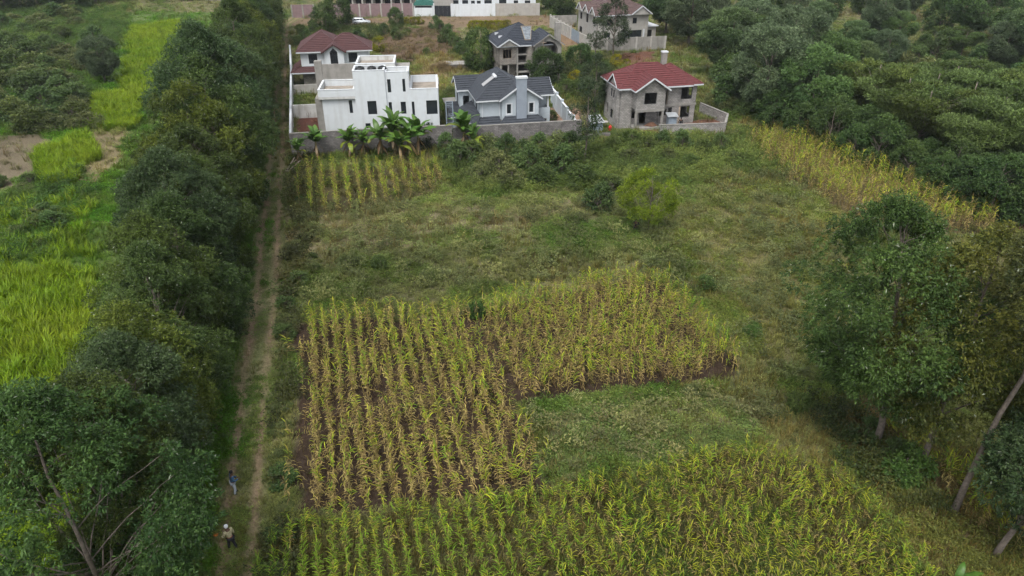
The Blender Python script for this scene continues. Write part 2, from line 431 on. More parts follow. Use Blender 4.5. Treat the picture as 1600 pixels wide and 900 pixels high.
def make_tree(kind, seed, H=14, R=4.6, z0=3., nl=62, per=46, K=11, L=.36, W=.10, lr=(1.0,1.7), base=(.035,.05,.022), tip=(.085,.10,.045), trunk_r=.24, droop=.3, prof='ovoid', flat=.85, spread=.8, lean=(0,0), open_side=None, bare=0, clump=.2):
    """returns (trunk mesh, crown mesh)"""
    r = np.random.default_rng(seed)
    cen = []; rad = []
    k = 0
    while len(cen) < nl and k < nl*20:
        k += 1
        t = r.random()
        if prof == 'ovoid': rr = R*(math.sin(PI*min(1, t*.86+.14))**.75); 
        elif prof == 'cone': rr = R*(1-t)**.75*min(1, .55+t*3)
        elif prof == 'round': rr = R*math.sqrt(max(0, 1-(2*t-1)**2))
        elif prof == 'flat': rr = R*(.35+.65*t)
        elif prof == 'tall': rr = R*(.6+.4*math.sin(PI*t))*(1 if t < .8 else (1-t)/.2*.8+.2)
        q = r.uniform(.35, 1.0)**.6*rr; a = r.uniform(0, 2*PI)
        lrad = r.uniform(*lr)*(1.0 if prof != 'ovoid' else (1.1-.35*t))
        if prof == 'flat': z = z0 + (H-z0)*(round(t*2)/2*.85 + r.uniform(-.04, .06))
        else: z = z0 + (H-z0)*t
        c = np.array([q*math.cos(a), q*math.sin(a), z - lrad*.4])
        if open_side is not None and z < open_side[2] and (c[0]*open_side[0]+c[1]*open_side[1]) > .25*R: continue
        c[0] += lean[0]*(z/H)**1.5; c[1] += lean[1]*(z/H)**1.5
        cen.append(c); rad.append(lrad)
    cen = np.array(cen); rad = np.array(rad)
    if clump:
        nb = max(6, int(len(cen)*clump)); hubs = cen[r.permutation(len(cen))[:nb]]
        dd = np.linalg.norm(cen[:, None, :]-hubs[None], axis=2); j = dd.argmin(1); cen = cen + (hubs[j]-cen)*.30; rad = rad*r.uniform(.85, 1.1, len(rad))
    oc = np.array([lean[0]*.4, lean[1]*.4, z0 + (H-z0)*.42])
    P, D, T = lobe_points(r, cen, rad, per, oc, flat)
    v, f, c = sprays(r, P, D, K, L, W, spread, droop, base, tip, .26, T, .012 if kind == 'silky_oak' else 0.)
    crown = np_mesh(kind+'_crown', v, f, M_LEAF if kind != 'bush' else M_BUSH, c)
    mb = MB()
    top = np.array([lean[0]*.8, lean[1]*.8, z0 + (H-z0)*.8])
    tp = [(0, 0, -.3)]; rd = [trunk_r*1.35]
    for i in range(1, 8):
        t = i/7; tp.append((top[0]*t**1.5 + r.normal()*.05*H*.1, top[1]*t**1.5 + r.normal()*.05*H*.1, top[2]*t)); rd.append(trunk_r*(1-.85*t)+.02)
    mb.tube(tp, rd, 8)
    order = r.permutation(len(cen))[:min(len(cen), 30)]
    for j in order:
        c_ = cen[j]; zz = max(z0*.55, c_[2] - np.hypot(c_[0], c_[1])*.75 - .3); t = min(.95, zz/top[2])
        a = (top[0]*t**1.5, top[1]*t**1.5, zz); r0 = max(.03, trunk_r*(1-.85*t)*.45)
        limb(mb, r, a, c_, r0, .015)
    for j in range(bare):
        a_ = 2*PI*j/bare + r.normal()*.3; zb_ = z0*r.uniform(.55, 1.0); c_ = np.array([math.cos(a_)*R*.5, math.sin(a_)*R*.5, zb_+r.uniform(.8, 2.2)])
        limb(mb, r, (0, 0, zb_), c_, trunk_r*.38, .03, 5, .8, 6)
        for q_ in range(3):
            e_ = c_ + np.array([math.cos(a_)*r.uniform(.8,2.), math.sin(a_)*r.uniform(.8,2.), r.uniform(.3, 1.6)]) + r.normal(size=3)*.5
            limb(mb, r, c_*.9+np.array([0,0,zb_])*.1, e_, .03, .008, 4, .8, 4)
    return mb.mesh(kind+'_trunk', M_BARK, True), crown

def plant_tree(name, label, cat, protos, x, y, s=1.0, rz=None, group=None, sz=None, names=('trunk','crown'), tilt=(0,0), z=None):
    p = protos; rz = random.uniform(0, 2*PI) if rz is None else rz
    t = thing(name, label, cat, (x, y, float(gz(x, y))-.03 if z is None else z), rz, group, (s, s, s*(sz or 1)))
    t.rotation_euler = (tilt[0], tilt[1], rz)
    for nm, me in zip(names, p):
        link(bpy.data.objects.new(nm, me), t)
    return t

OK_ = dict(nl=130, per=66, K=12, L=.22, W=.072, lr=(.8,1.3))
OAK = [make_tree('silky_oak', 11, 14.0, 4.6, 2.2, base=(.036,.06,.022), tip=(.115,.16,.055), **OK_),
       make_tree('silky_oak', 12, 13.0, 4.4, 2.0, base=(.042,.062,.02), tip=(.12,.172,.05), **OK_),
       make_tree('silky_oak', 13, 14.5, 4.4, 2.6, base=(.034,.058,.026), tip=(.11,.155,.07), prof='tall', **OK_),
       make_tree('silky_oak', 14, 12.5, 4.8, 2.2, base=(.042,.066,.02), tip=(.145,.185,.046), **OK_)]
OAK_NEAR = make_tree('silky_oak', 21, 14.2, 5.6, 3.4, 175, 66, 12, .19, .065, lr=(.8,1.3), base=(.034,.068,.024), tip=(.11,.175,.058), open_side=(.35,-.94,4.9), bare=5, trunk_r=.13, lean=(-.5,.3))
BK = 0
BROAD = [make_tree('broad_tree', 31, 12, 6.2, 3.6, 100, 48, 12, .36, .13, lr=(.95,1.6), base=(.058,.096,.042), tip=(.165,.225,.105), prof='round', droop=.15, flat=.7),
         make_tree('broad_tree', 32, 11, 5.4, 3., 92, 48, 12, .34, .12, lr=(.9,1.5), base=(.054,.1,.04), tip=(.155,.235,.09), prof='round', droop=.15, flat=.7),
         make_tree('broad_tree', 33, 13, 5.6, 3.5, 96, 48, 12, .34, .12, lr=(.9,1.5), base=(.062,.094,.05), tip=(.18,.23,.13), prof='round', droop=.15, flat=.75)]
ACACIA = [make_tree('acacia', 41, 8.5, 5.4, 4.6, 46, 44, 11, .30, .11, lr=(1.0,1.8), base=(.062,.09,.032), tip=(.15,.215,.08), prof='flat', droop=.05, flat=.28, trunk_r=.17),
          make_tree('acacia', 42, 9.5, 4.8, 5.0, 42, 44, 11, .30, .11, lr=(1.0,1.7), base=(.066,.09,.028), tip=(.17,.22,.072), prof='flat', droop=.05, flat=.28, trunk_r=.17)]
DARK = [make_tree('dense_tree', 51, 7, 3.2, 1.2, 44, 42, 11, .34, .14, lr=(.9,1.4), base=(.036,.066,.026), tip=(.105,.155,.058), prof='round', trunk_r=.14),
        make_tree('dense_tree', 52, 9, 3.0, 1.5, 48, 42, 11, .34, .14, lr=(.9,1.3), base=(.036,.068,.026), tip=(.11,.16,.056), prof='ovoid', trunk_r=.16)]
LIGHT = make_tree('light_tree', 61, 6.4, 3.2, 1.9, 90, 100, 12, .17, .055, lr=(.42,.75), base=(.10,.15,.028), tip=(.23,.29,.05), clump=.16, prof='round', trunk_r=.07, droop=.1)
SLIM = [make_tree('slender_tree', 71, 9.5, 1.5, 3.2, 30, 30, 10, .26, .09, lr=(.55,.95), base=(.035,.058,.028), tip=(.085,.11,.055), prof='tall', trunk_r=.11),
        make_tree('slender_tree', 72, 10.5, 2.7, 3.0, 44, 36, 11, .30, .10, lr=(.7,1.2), base=(.036,.056,.03), tip=(.09,.115,.06), prof='ovoid', trunk_r=.13)]
BUSH = [make_tree('bush', 81, 1.9, 1.25, .35, 26, 100, 9, .17, .085, lr=(.4,.62), base=(.05,.08,.026), tip=(.14,.175,.06), prof='round', trunk_r=.03),
        make_tree('bush', 82, 1.6, 1.5, .3, 28, 100, 9, .17, .085, lr=(.4,.62), base=(.06,.082,.03), tip=(.155,.175,.075), prof='round', trunk_r=.03),
        make_tree('bush', 83, 2.5, 1.2, .4, 28, 90, 9, .20, .09, lr=(.4,.62), base=(.044,.076,.03), tip=(.12,.175,.065), prof='ovoid', trunk_r=.04)]
BUSH_BRIGHT = make_tree('bush', 84, 1.8, 1.3, .3, 28, 100, 9, .18, .09, lr=(.4,.62), base=(.042,.088,.026), tip=(.10,.16,.05), prof='round', trunk_r=.03)
BUSH_YELLOW = make_tree('bush', 85, 2.4, 1.3, .3, 30, 90, 9, .17, .08, lr=(.4,.62), base=(.11,.12,.02), tip=(.27,.26,.03), prof='ovoid', trunk_r=.04)
BUSH_DARK = make_tree('bush', 86, 2.2, 1.5, .2, 30, 90, 9, .18, .075, lr=(.45,.7), base=(.02,.036,.018), tip=(.05,.075,.035), prof='round', trunk_r=.04)

# ------------------------------------------------------------------ scattered cover: instances on points
def scatter_group(name, protos):
    coll = bpy.data.collections.new(name)
    for i, me in enumerate(protos):
        coll.objects.link(bpy.data.objects.new('%s_%02d' % (name, i), me))
    ng = bpy.data.node_groups.new(name, 'GeometryNodeTree')
    ng.interface.new_socket('Geometry', in_out='INPUT', socket_type='NodeSocketGeometry')
    ng.interface.new_socket('Geometry', in_out='OUTPUT', socket_type='NodeSocketGeometry')
    N = ng.nodes; gi = N.new('NodeGroupInput'); go = N.new('NodeGroupOutput')
    ci = N.new('GeometryNodeCollectionInfo'); ci.inputs['Collection'].default_value = coll
    ci.inputs['Separate Children'].default_value = True; ci.inputs['Reset Children'].default_value = True
    ip = N.new('GeometryNodeInstanceOnPoints'); ip.inputs['Pick Instance'].default_value = True
    def attr(nm, ty, sock):
        a = N.new('GeometryNodeInputNamedAttribute'); a.data_type = ty; a.inputs['Name'].default_value = nm
        ng.links.new(a.outputs['Attribute'], ip.inputs[sock])
    attr('idx', 'INT', 'Instance Index'); attr('rot', 'FLOAT_VECTOR', 'Rotation'); attr('scl', 'FLOAT_VECTOR', 'Scale')
    ng.links.new(gi.outputs[0], ip.inputs['Points']); ng.links.new(ci.outputs[0], ip.inputs['Instance']); ng.links.new(ip.outputs[0], go.inputs[0])
    return ng

def scatter(name, label, cat, ng, pts, rot, scl, idx, tint):
    me = bpy.data.meshes.new(name); n = len(pts)
    me.vertices.add(n); me.vertices.foreach_set('co', np.asarray(pts, np.float32).ravel())
    def put(nm, ty, key, arr): a = me.attributes.new(nm, ty, 'POINT'); a.data.foreach_set(key, np.ascontiguousarray(arr).ravel())
    put('rot', 'FLOAT_VECTOR', 'vector', rot.astype(np.float32)); put('scl', 'FLOAT_VECTOR', 'vector', scl.astype(np.float32))
    put('idx', 'INT', 'value', idx.astype(np.int32))
    t4 = np.ones((n, 4), np.float32); t4[:, :3] = tint; put('tint', 'FLOAT_COLOR', 'color', t4)
    me.update()
    o = link(bpy.data.objects.new(name, me)); mo = o.modifiers.new('cover', 'NODES'); mo.node_group = ng
    tag(o, label, cat, kind='stuff'); return o

def tuft(seed, n, h, rad, w, lean=.5, col=(1,1,1), tipcol=(1.25,1.2,1.0), bend=.35):
    """a tuft of grass blades, two faces each"""
    r = np.random.default_rng(seed); V = []; F = []; C = []
    a = r.uniform(0, 2*PI, n); q = rad*np.sqrt(r.random(n)); hh = h*r.uniform(.45, 1.15, n)
    for i in range(n):
        b = np.array([q[i]*math.cos(a[i]), q[i]*math.sin(a[i]), -.03])
        d = np.array([math.cos(a[i]+r.normal()*.8), math.sin(a[i]+r.normal()*.8), 0.])
        m = b + np.array([0, 0, hh[i]*.6]) + d*lean*hh[i]*.3
        t = b + np.array([0, 0, hh[i]*(1-bend*r.random())]) + d*lean*hh[i]*r.uniform(.4, 1.1)
        s = np.array([-d[1], d[0], 0])*w*.5*r.uniform(.7, 1.3)
        s = s*math.cos(.5) + np.array([0,0,1])*0
        k = len(V); V += [b-s*.7, b+s*.7, m+s, m-s, t]; F += [(k, k+1, k+2, k+3), (k+3, k+2, k+4, k+4)]
        cc = np.array(col)*(1+.2*r.normal()); ct = np.array(tipcol)*(1+.2*r.normal())
        C += [cc*.8, cc*.8, cc, cc, ct]
    V = np.array(V); C = np.clip(np.array(C), .1, 3)
    me = bpy.data.meshes.new('tuft'); me.from_pydata(V.tolist(), [], [f if f[3] != f[2] else f[:3] for f in F] if False else [tuple(dict.fromkeys(f)) for f in F])
    at = me.attributes.new('Col', 'FLOAT_COLOR', 'POINT'); c4 = np.ones((len(V), 4), np.float32); c4[:, :3] = C; at.data.foreach_set('color', c4.ravel())
    me.materials.append(M_GRASS); return me

def weed(seed, n, h, rad, L, W, stalk=False):
    r = np.random.default_rng(seed)
    pos = np.stack([r.normal(size=n)*rad*.5, r.normal(size=n)*rad*.5, h*r.uniform(.12, 1, n)**.8], -1)
    d = unit(np.stack([pos[:,0], pos[:,1], np.full(n, rad*.5)], -1))
    v, f, c = sprays(r, pos, d, 5, L, W, .8, .2, (.85,.9,.85), (1.25,1.2,1.05), .2)
    return np_mesh('weed', v, f, M_GRASS, c)

TUFTS = scatter_group('grass_tuft', [tuft(i, 34, .34, .42, .035, .8) for i in range(3)] +
        [tuft(10+i, 26, .6, .30, .03, .5, tipcol=(1.5,1.3,1.05)) for i in range(3)] + [weed(20+i, 26, .45, .55, .13, .06) for i in range(3)] +
        [tuft(30+i, 16, 1.0, .22, .035, .35, col=(.9,.8,.75), tipcol=(1.35,1.15,.95)) for i in range(2)])
TALLG = scatter_group('tall_grass_tuft', [tuft(40+i, 40, 1.35, .38, .05, .6, bend=.25, tipcol=(1.35,1.3,.9)) for i in range(4)])
WEEDS = scatter_group('leafy_weed', [weed(50+i, 46, .95, .75, .17, .085) for i in range(4)] + [weed(60+i, 40, 1.3, .5, .15, .05) for i in range(2)])

BUILT = []      # rectangles and polygons kept free of plants (filled by the list below)
def keepout(pl): BUILT.append(np.array(pl))
def keep_rect(x, y, deg, x0, x1, y0, y1):
    c, q = math.cos(math.radians(deg)), math.sin(math.radians(deg))
    keepout([(x+a*c-b*q, y+a*q+b*c) for a, b in ((x0,y0),(x1,y0),(x1,y1),(x0,y1))])
keep_rect(-25.2,94,6,-1.6,15.8,-1,12.6); keep_rect(-36,123.4,9.5,-1.5,12,-2,9.5); keep_rect(-4.35,94,13,-3,10.5,-2,10.5); keep_rect(-8.3,97,13,-.4,3.4,-.4,8.4)
keep_rect(-2.1,127.6,14,-.4,11.5,-1.5,9.2); keep_rect(17.5,98.7,12.5,-2.2,10.2,-.3,9); keep_rect(18.6,160.4,17,-.5,15,-.5,12); keep_rect(-46,203,3,-1,20,-1,11); keep_rect(-17,203,3,-6,24,-1,10)

def free(x, y):
    k = np.ones(x.shape, bool)
    for b in BUILT: k &= ~inside(b, x, y)
    return k

def visible(x, y, margin=1.12):
    dep = y*math.cos(PITCH) + CAM_H*math.sin(PITCH); up = y*math.sin(PITCH) - CAM_H*math.cos(PITCH)
    return (np.abs(x/dep)*FOCAL < 800*margin) & (np.abs(up/dep)*FOCAL < 450*margin+20)

def rnd_pts(n, power=1.6, x0=-150, x1=150, y0=17, y1=240):
    """points in view, denser near the camera (roughly even in the picture)"""
    u = rng.uniform(-.84, .84, n*2); v = rng.uniform(-.5, .415, n*2)
    dz = -math.sin(PITCH)+v*math.cos(PITCH); t = -CAM_H/dz
    x = u*t; y = (math.cos(PITCH)+v*math.sin(PITCH))*t
    dist = np.hypot(y, CAM_H); keep = rng.random(n*2) < np.clip((dist/130)**.7, .25, 1)
    x, y = x[keep][:n], y[keep][:n]
    return x, y

def fill_cover():
    # short and middling grass, thin dry stems
    x, y = rnd_pts(120000)
    c, den = gcol(x, y)
    keep = (rng.random(len(x)) < den) & free(x, y) & (y < 232)
    keep &= ~(((np.abs(np.abs(x - path_x(y))-.72) < .3) & (rng.random(len(x)) < .85)))
    x, y, c = x[keep], y[keep], c[keep]; n = len(x)
    patch = NB(x+40, y, 6., 3); ty = np.where(patch > .56, 3+rng.integers(0, 3, n), rng.integers(0, 3, n))
    wd = (NA(x, y+70, 3.5, 3) > .58) & (rng.random(n) < .7); ty[wd] = 6+rng.integers(0, 3, wd.sum())
    st = (NC(x+9, y, 8., 2) > .48) & (rng.random(n) < .3); ty[st] = 9+rng.integers(0, 2, st.sum())
    tint = c*np.array([1.38, 1.62, 1.22]); tint[wd] *= np.array([.8, .95, .8]); tint[st] *= np.array([.95,.85,.9])
    tint *= (.7+.6*rng.random(n))[:, None]
    dist = np.hypot(y, CAM_H); s = rng.uniform(.7, 1.25, n)*np.clip(dist/75, .85, 1.5)
    onp = np.abs(x - path_x(y)) < 1.7; s[onp] *= .62
    rot = np.zeros((n, 3)); rot[:, 2] = rng.uniform(0, 2*PI, n)
    scatter('meadow_grass', 'rough mixed grass and weeds covering the open meadow', 'grass', TUFTS,
            np.stack([x, y, gz(x, y)], -1), rot, np.stack([s, s, s*rng.uniform(.7, 1.2, n)], -1), ty, tint)
    # tall bright grass on the far left
    tg = [poly(p) for p in ([(-140,470),(60,420),(150,430),(150,520),(120,620),(60,720),(-160,760)], [(-160,620),(60,640),(150,760),(330,760),(280,990),(-200,990)],
          [(205,45),(285,35),(270,110),(215,180),(190,160)], [(120,160),(210,140),(215,200),(125,205)], [(62,240),(140,205),(150,240),(115,290),(62,290)], [(0,330),(130,300),(150,400),(0,430)])]
    dn = [1., .9, .9, 1., 1., .25]
    xs = []; ys = []
    for p, d in zip(tg, dn):
        a0, b0 = p.min(0), p.max(0); area = (b0-a0).prod(); m = int(min(9000, area*4.2*d))
        x = rng.uniform(a0[0], b0[0], m); y = rng.uniform(a0[1], b0[1], m)
        k = inside(p, x+(NA(x, y, 3, 2)-.5)*3, y+(NB(x, y, 3, 2)-.5)*3) & (x < path_x(y)-3.2); xs.append(x[k]); ys.append(y[k])
    x = np.concatenate(xs); y = np.concatenate(ys); n = len(x); nn = NA(x, y, 5, 3)[:, None]
    tint = np.array([.12,.21,.03])*(1-nn) + np.array([.21,.27,.05])*nn; tint *= (.75+.5*rng.random(n))[:, None]
    s = rng.uniform(.7, 1.2, n); rot = np.zeros((n, 3)); rot[:, 2] = rng.uniform(0, 2*PI, n)
    scatter('tall_grass', 'tall bright yellow-green grass left of the tree row', 'grass', TALLG, np.stack([x, y, gz(x, y)], -1), rot, np.stack([s]*3, -1), rng.integers(0, 4, n), tint)
    # leafy weeds: belt below the compound walls, verge of the track, fringe of the wood, left thicket
    wz = [(poly([(690,222),(905,216),(1000,212),(1160,214),(1235,275),(1110,285),(960,300),(900,300),(720,305),(690,270)]), 1.1, (.11,.15,.052)),
          (poly([(1130,185),(1250,190),(1420,250),(1600,330),(1640,330),(1640,200),(1400,60),(1120,120)]), .6, (.065,.105,.04)),
          (np.array([(path_x(y)+dx, y) for y, dx in [(20,1.5),(40,1.5),(50,1.6),(60,1.9),(88,2.),(88,5.5),(60,4.2),(52,2.9),(40,2.5),(20,2.4)]]), .7, (.06,.068,.03)),
          (np.array([(path_x(y)+dx, y) for y, dx in [(20,-6),(60,-6),(150,-6),(150,-1.9),(60,-1.9),(20,-1.9)]]), .35, (.05,.075,.025)),
          (poly([(-200,20),(210,10),(130,180),(110,205),(-200,210)]), .5, (.08,.135,.042)),
          (poly([(-200,300),(60,300),(110,250),(160,300),(60,420),(-200,420)]), .6, (.07,.125,.036)),
          (poly([(470,45),(640,40),(640,60),(560,65),(520,45)]), .3, (.06,.085,.03)), (poly([(870,90),(960,95),(950,180),(900,170)]), .4, (.06,.075,.03)),
          (poly([(440,330),(960,310),(1240,260),(1320,360),(1290,600),(1130,560),(1040,430),(960,420),(470,490)]), .2, (.145,.165,.078)), (poly([(820,640),(1150,612),(1230,640),(1130,705),(870,765)]), .22, (.165,.17,.088)), (poly([(1100,440),(1300,420),(1330,700),(1200,690),(1160,600)]), .12, (.15,.175,.08)),
          (poly([(1250,630),(1340,640),(1420,730),(1480,830),(1400,800),(1300,700)]), .8, (.05,.07,.028))]
    xs = []; ys = []; cs = []
    for p, d, c in wz:
        a0, b0 = p.min(0), p.max(0); m = int(min(16000, (b0-a0).prod()*2.4*d))
        x = rng.uniform(a0[0], b0[0], m); y = rng.uniform(a0[1], b0[1], m)
        k = inside(p, x+(NA(x, y, 3, 2)-.5)*3, y+(NB(x, y, 3, 2)-.5)*3) & free(x, y) & (np.abs(x-path_x(y)) > 1.7); x = x[k]; y = y[k]
        nn = NA(x+17, y, 4., 3)[:, None]; cc = np.array(c)*(.55+.9*nn) + (nn > .56)*np.array([.03,.022,.008])
        xs.append(x); ys.append(y); cs.append(cc)
    x = np.concatenate(xs); y = np.concatenate(ys); n = len(x); tint = np.concatenate(cs)*(.7+.6*rng.random(n))[:, None]
    s = rng.uniform(.55, 1.25, n); rot = np.zeros((n, 3)); rot[:, 2] = rng.uniform(0, 2*PI, n)
    scatter('leafy_weeds', 'waist-high leafy green weeds along walls, verges and wood edge', 'weeds', WEEDS, np.stack([x, y, gz(x, y)], -1), rot, np.stack([s]*3, -1), rng.integers(0, 6, n), tint)
fill_cover()
# ------------------------------------------------------------------ maize
TANC = (.34,.275,.125); YELC = (.38,.41,.075); GRNC = (.20,.32,.055); DKG = (.06,.105,.025)
def strip(r, L, W, rise, fall, col, seg=4, twist=.5):
    """one arching maize leaf starting at the origin and running along +x"""
    V = []; C = []; col = np.array(col)*(1+.12*r.normal())
    x = z = 0.; ang = rise
    for i in range(seg+1):
        t = i/seg; w = W*.5*max(.06, math.sin(PI*(.18+.82*t))**.7) if i < seg else .004
        tw = twist*t*r.normal()*.3
        V += [(x, -w, z-w*.3*math.sin(tw)), (x, w, z+w*.3*math.sin(tw))]; cc = col*(1-.0*t) + np.array(TANC)*.35*max(0, t-.6); C += [cc, cc]
        x += math.cos(ang)*L/seg; z += math.sin(ang)*L/seg; ang -= (rise+fall)/seg*(1.3 if t > .25 else .7)
    F = [(2*i, 2*i+1, 2*i+3, 2*i+2) for i in range(seg)]
    return np.array(V), np.array(F), np.array(C)
def place(vfc, z, a, tilt=0):
    v, f, c = vfc; ca, sa = math.cos(a), math.sin(a); v = v.copy()
    x = v[:,0]*ca - v[:,1]*sa; y = v[:,0]*sa + v[:,1]*ca; v[:,0] = x; v[:,1] = y; v[:,2] += z; return v, f, c
def stalk(r, h, col, rad=.016):
    V = []; F = []
    for i in range(4):
        t = i/3; rr = rad*(1-.5*t); ox = .05*t*t*r.normal()
        for k in range(4): V.append((ox+rr*math.cos(k*PI/2), rr*math.sin(k*PI/2), h*t))
    for i in range(3):
        for k in range(4): F.append((i*4+k, i*4+(k+1) % 4, i*4+4+(k+1) % 4, i*4+4+k))
    return np.array(V), np.array(F), np.tile(np.array(col), (16, 1))
def tassel(r, h, n=5, col=(.30,.23,.10)):
    ps = []
    for i in range(n):
        ps.append(place(strip(r, .26, .016, r.uniform(.9, 1.5), .2, col, 2), h-.02, r.uniform(0, 2*PI)))
    return merge(ps)
def maize(seed, style):
    r = np.random.default_rng(seed); h = r.uniform(1.55, 2.05); ps = []
    nleaf = 13; a0 = r.uniform(0, 2*PI)
    ps.append(stalk(r, h, (.16,.16,.06) if style in 'GY' else (.25,.19,.09)))
    for i in range(nleaf):
        t = (i+.6)/nleaf; z = h*(.16+.8*t); a = a0 + PI*(i % 2) + r.normal()*.35
        if style == 'G': dead = t < .22; col = GRNC if r.random() < .7 else YELC
        elif style == 'Y': dead = t < .4; col = YELC if r.random() < .62 else GRNC
        elif style == 'M': dead = t < .6 or r.random() < .2; col = YELC if r.random() < .55 else GRNC
        else: dead = r.random() < .9; col = YELC
        if dead: ps.append(place(strip(r, r.uniform(.26,.46), .038, r.uniform(-.3,.9), r.uniform(1.6,2.3), np.array(TANC)*r.uniform(.65,1.25)), z, a))
        else: ps.append(place(strip(r, r.uniform(.34,.56), .043, r.uniform(.8,1.25), r.uniform(.6,1.3), col), z, a))
    ps.append(tassel(r, h, 4, (.27,.21,.09) if style != 'G' else (.2,.2,.07)))
    if style in 'MD':
        ps.append(place(strip(r, .26, .075, .4, .8, np.array(TANC)*1.25, 2), h*.5, a0+1))
    v, f, c = merge(ps); return np_mesh('maize', v, f, M_MAIZE_I, c)
MZ = scatter_group('maize_plant_kind', [maize(100+i, 'G') for i in range(4)] + [maize(110+i, 'Y') for i in range(4)] + [maize(120+i, 'M') for i in range(4)] + [maize(130+i, 'D') for i in range(4)])

RD = np.array([-.262, 1.]); RD /= np.linalg.norm(RD); RN = np.array([RD[1], -RD[0]])
def rows(pl, sp=.8, step=.34, gap=.1, jit=.07):
    a = pl@RD; b = pl@RN; out = []
    for q in np.arange(b.min(), b.max(), sp):
        t = np.arange(a.min(), a.max(), step); t = t + rng.normal(size=len(t))*step*.25
        p = RD[None, :]*t[:, None] + RN[None, :]*(q + rng.normal(size=len(t))*jit)[:, None]
        k = inside(pl, p[:,0]+(NA(p[:,0], p[:,1], 2.5, 2)-.5)*1.2, p[:,1]+(NB(p[:,0], p[:,1], 2.5, 2)-.5)*1.2) & (rng.random(len(t)) > gap)
        out.append(p[k])
    return np.concatenate(out)
def field(name, label, p, style_p, s0=.85, s1=1.15):
    n = len(p); u = rng.random(n)[:, None]; st = (u > np.cumsum(style_p, 1)).sum(1).clip(0, 3)
    idx = st*4 + rng.integers(0, 4, n); s = rng.uniform(s0, s1, n)*(.86+.3*NB(p[:,0], p[:,1], 2.2, 2))
    lod = np.where(rng.random(n) < .06, .55, .10); rot = np.stack([rng.normal(size=n)*lod, rng.normal(size=n)*lod, rng.uniform(0, 2*PI, n)], -1)
    tint = np.ones((n, 3))*(.8+.4*rng.random(n))[:, None]
    scatter(name, label, 'maize', MZ, np.stack([p[:,0], p[:,1], gz(p[:,0], p[:,1])], -1), rot, np.stack([s]*3, -1), idx, tint)
# drying field in the middle
p = rows(MAIZE_DRY, .86, .25, .09, .06)
gl = un(742, 505); gr_ = un(808, 648); dq = np.abs((p[:,0]-gl[0])*(gr_[1]-gl[1]) - (p[:,1]-gl[1])*(gr_[0]-gl[0]))/math.hypot(gr_[0]-gl[0], gr_[1]-gl[1])
pe = un(462, 505); pf = un(452, 812); ex = (p[:,0] - (pe[0]+(p[:,1]-pe[1])*(pf[0]-pe[0])/(pf[1]-pe[1])))
p = p[~((dq + (NA(p[:,0], p[:,1], 3., 2)-.5)*2.2 < .55) & (rng.random(len(p)) < .6)) & ~((ex < 1.3) & (rng.random(len(p)) < .85)) & (NB(p[:,0]+30, p[:,1], 1.6, 2) > .22)]; t = np.clip((p[:,1]-36)/14, 0, 1) ; nz = NA(p[:,0], p[:,1], 5, 2)
m = np.clip(t*.8+(nz-.5)*1.2, 0, 1)
field('drying_maize', 'drying tan and yellow-green maize standing in rows on dark soil', p, np.stack([.03+.1*m, .08+.3*m, .3+.3*m, 1+0*m], 1), .92, 1.15)
p = rows(MAIZE_SMALL, 1.35, .4, .06, .06)
field('maize_rows', 'short plot of spaced maize rows below the banana clump', p, np.tile([.1,.4,.4,.1], (len(p), 1)), 1.0, 1.25)
p = rows(MAIZE_STRIP, .85, .42, .12, .2)
field('maize_strip', 'pale yellow maize strip along the edge of the wood', p, np.tile([.02,.35,.4,.23], (len(p), 1)), 1.1, 1.5)
p = rows(MAIZE_EDGE, .75, .3, .12, .2)
field('maize_fringe', 'yellowing maize growing behind the tall right-hand trunks', p, np.tile([.1,.72,.14,.04], (len(p), 1)), .9, 1.2)
# young field in the foreground: the nearest 300 plants stand singly
p = rows(MAIZE_FRONT, .74, .27, .07, .07)
left = np.clip((p[:,0]+4)/14, 0, 1); nz = NA(p[:,0]+5, p[:,1], 4, 3); left = np.clip(left+(nz-.5)*.9, 0, 1)
vis = visible(p[:,0], p[:,1], 1.0); dist = np.where(vis, np.hypot(p[:,0]*.6, p[:,1]), 1e6)
order = np.argsort(dist); near = np.zeros(len(p), bool); near[order[:300]] = True
sp_ = np.stack([.75-.62*left, .22+.55*left, .03+.1*left, .0*left+.2], 1)
field('green_maize', 'green and yellow-green maize filling the foreground field', p[~near], sp_[~near], .6, .84)

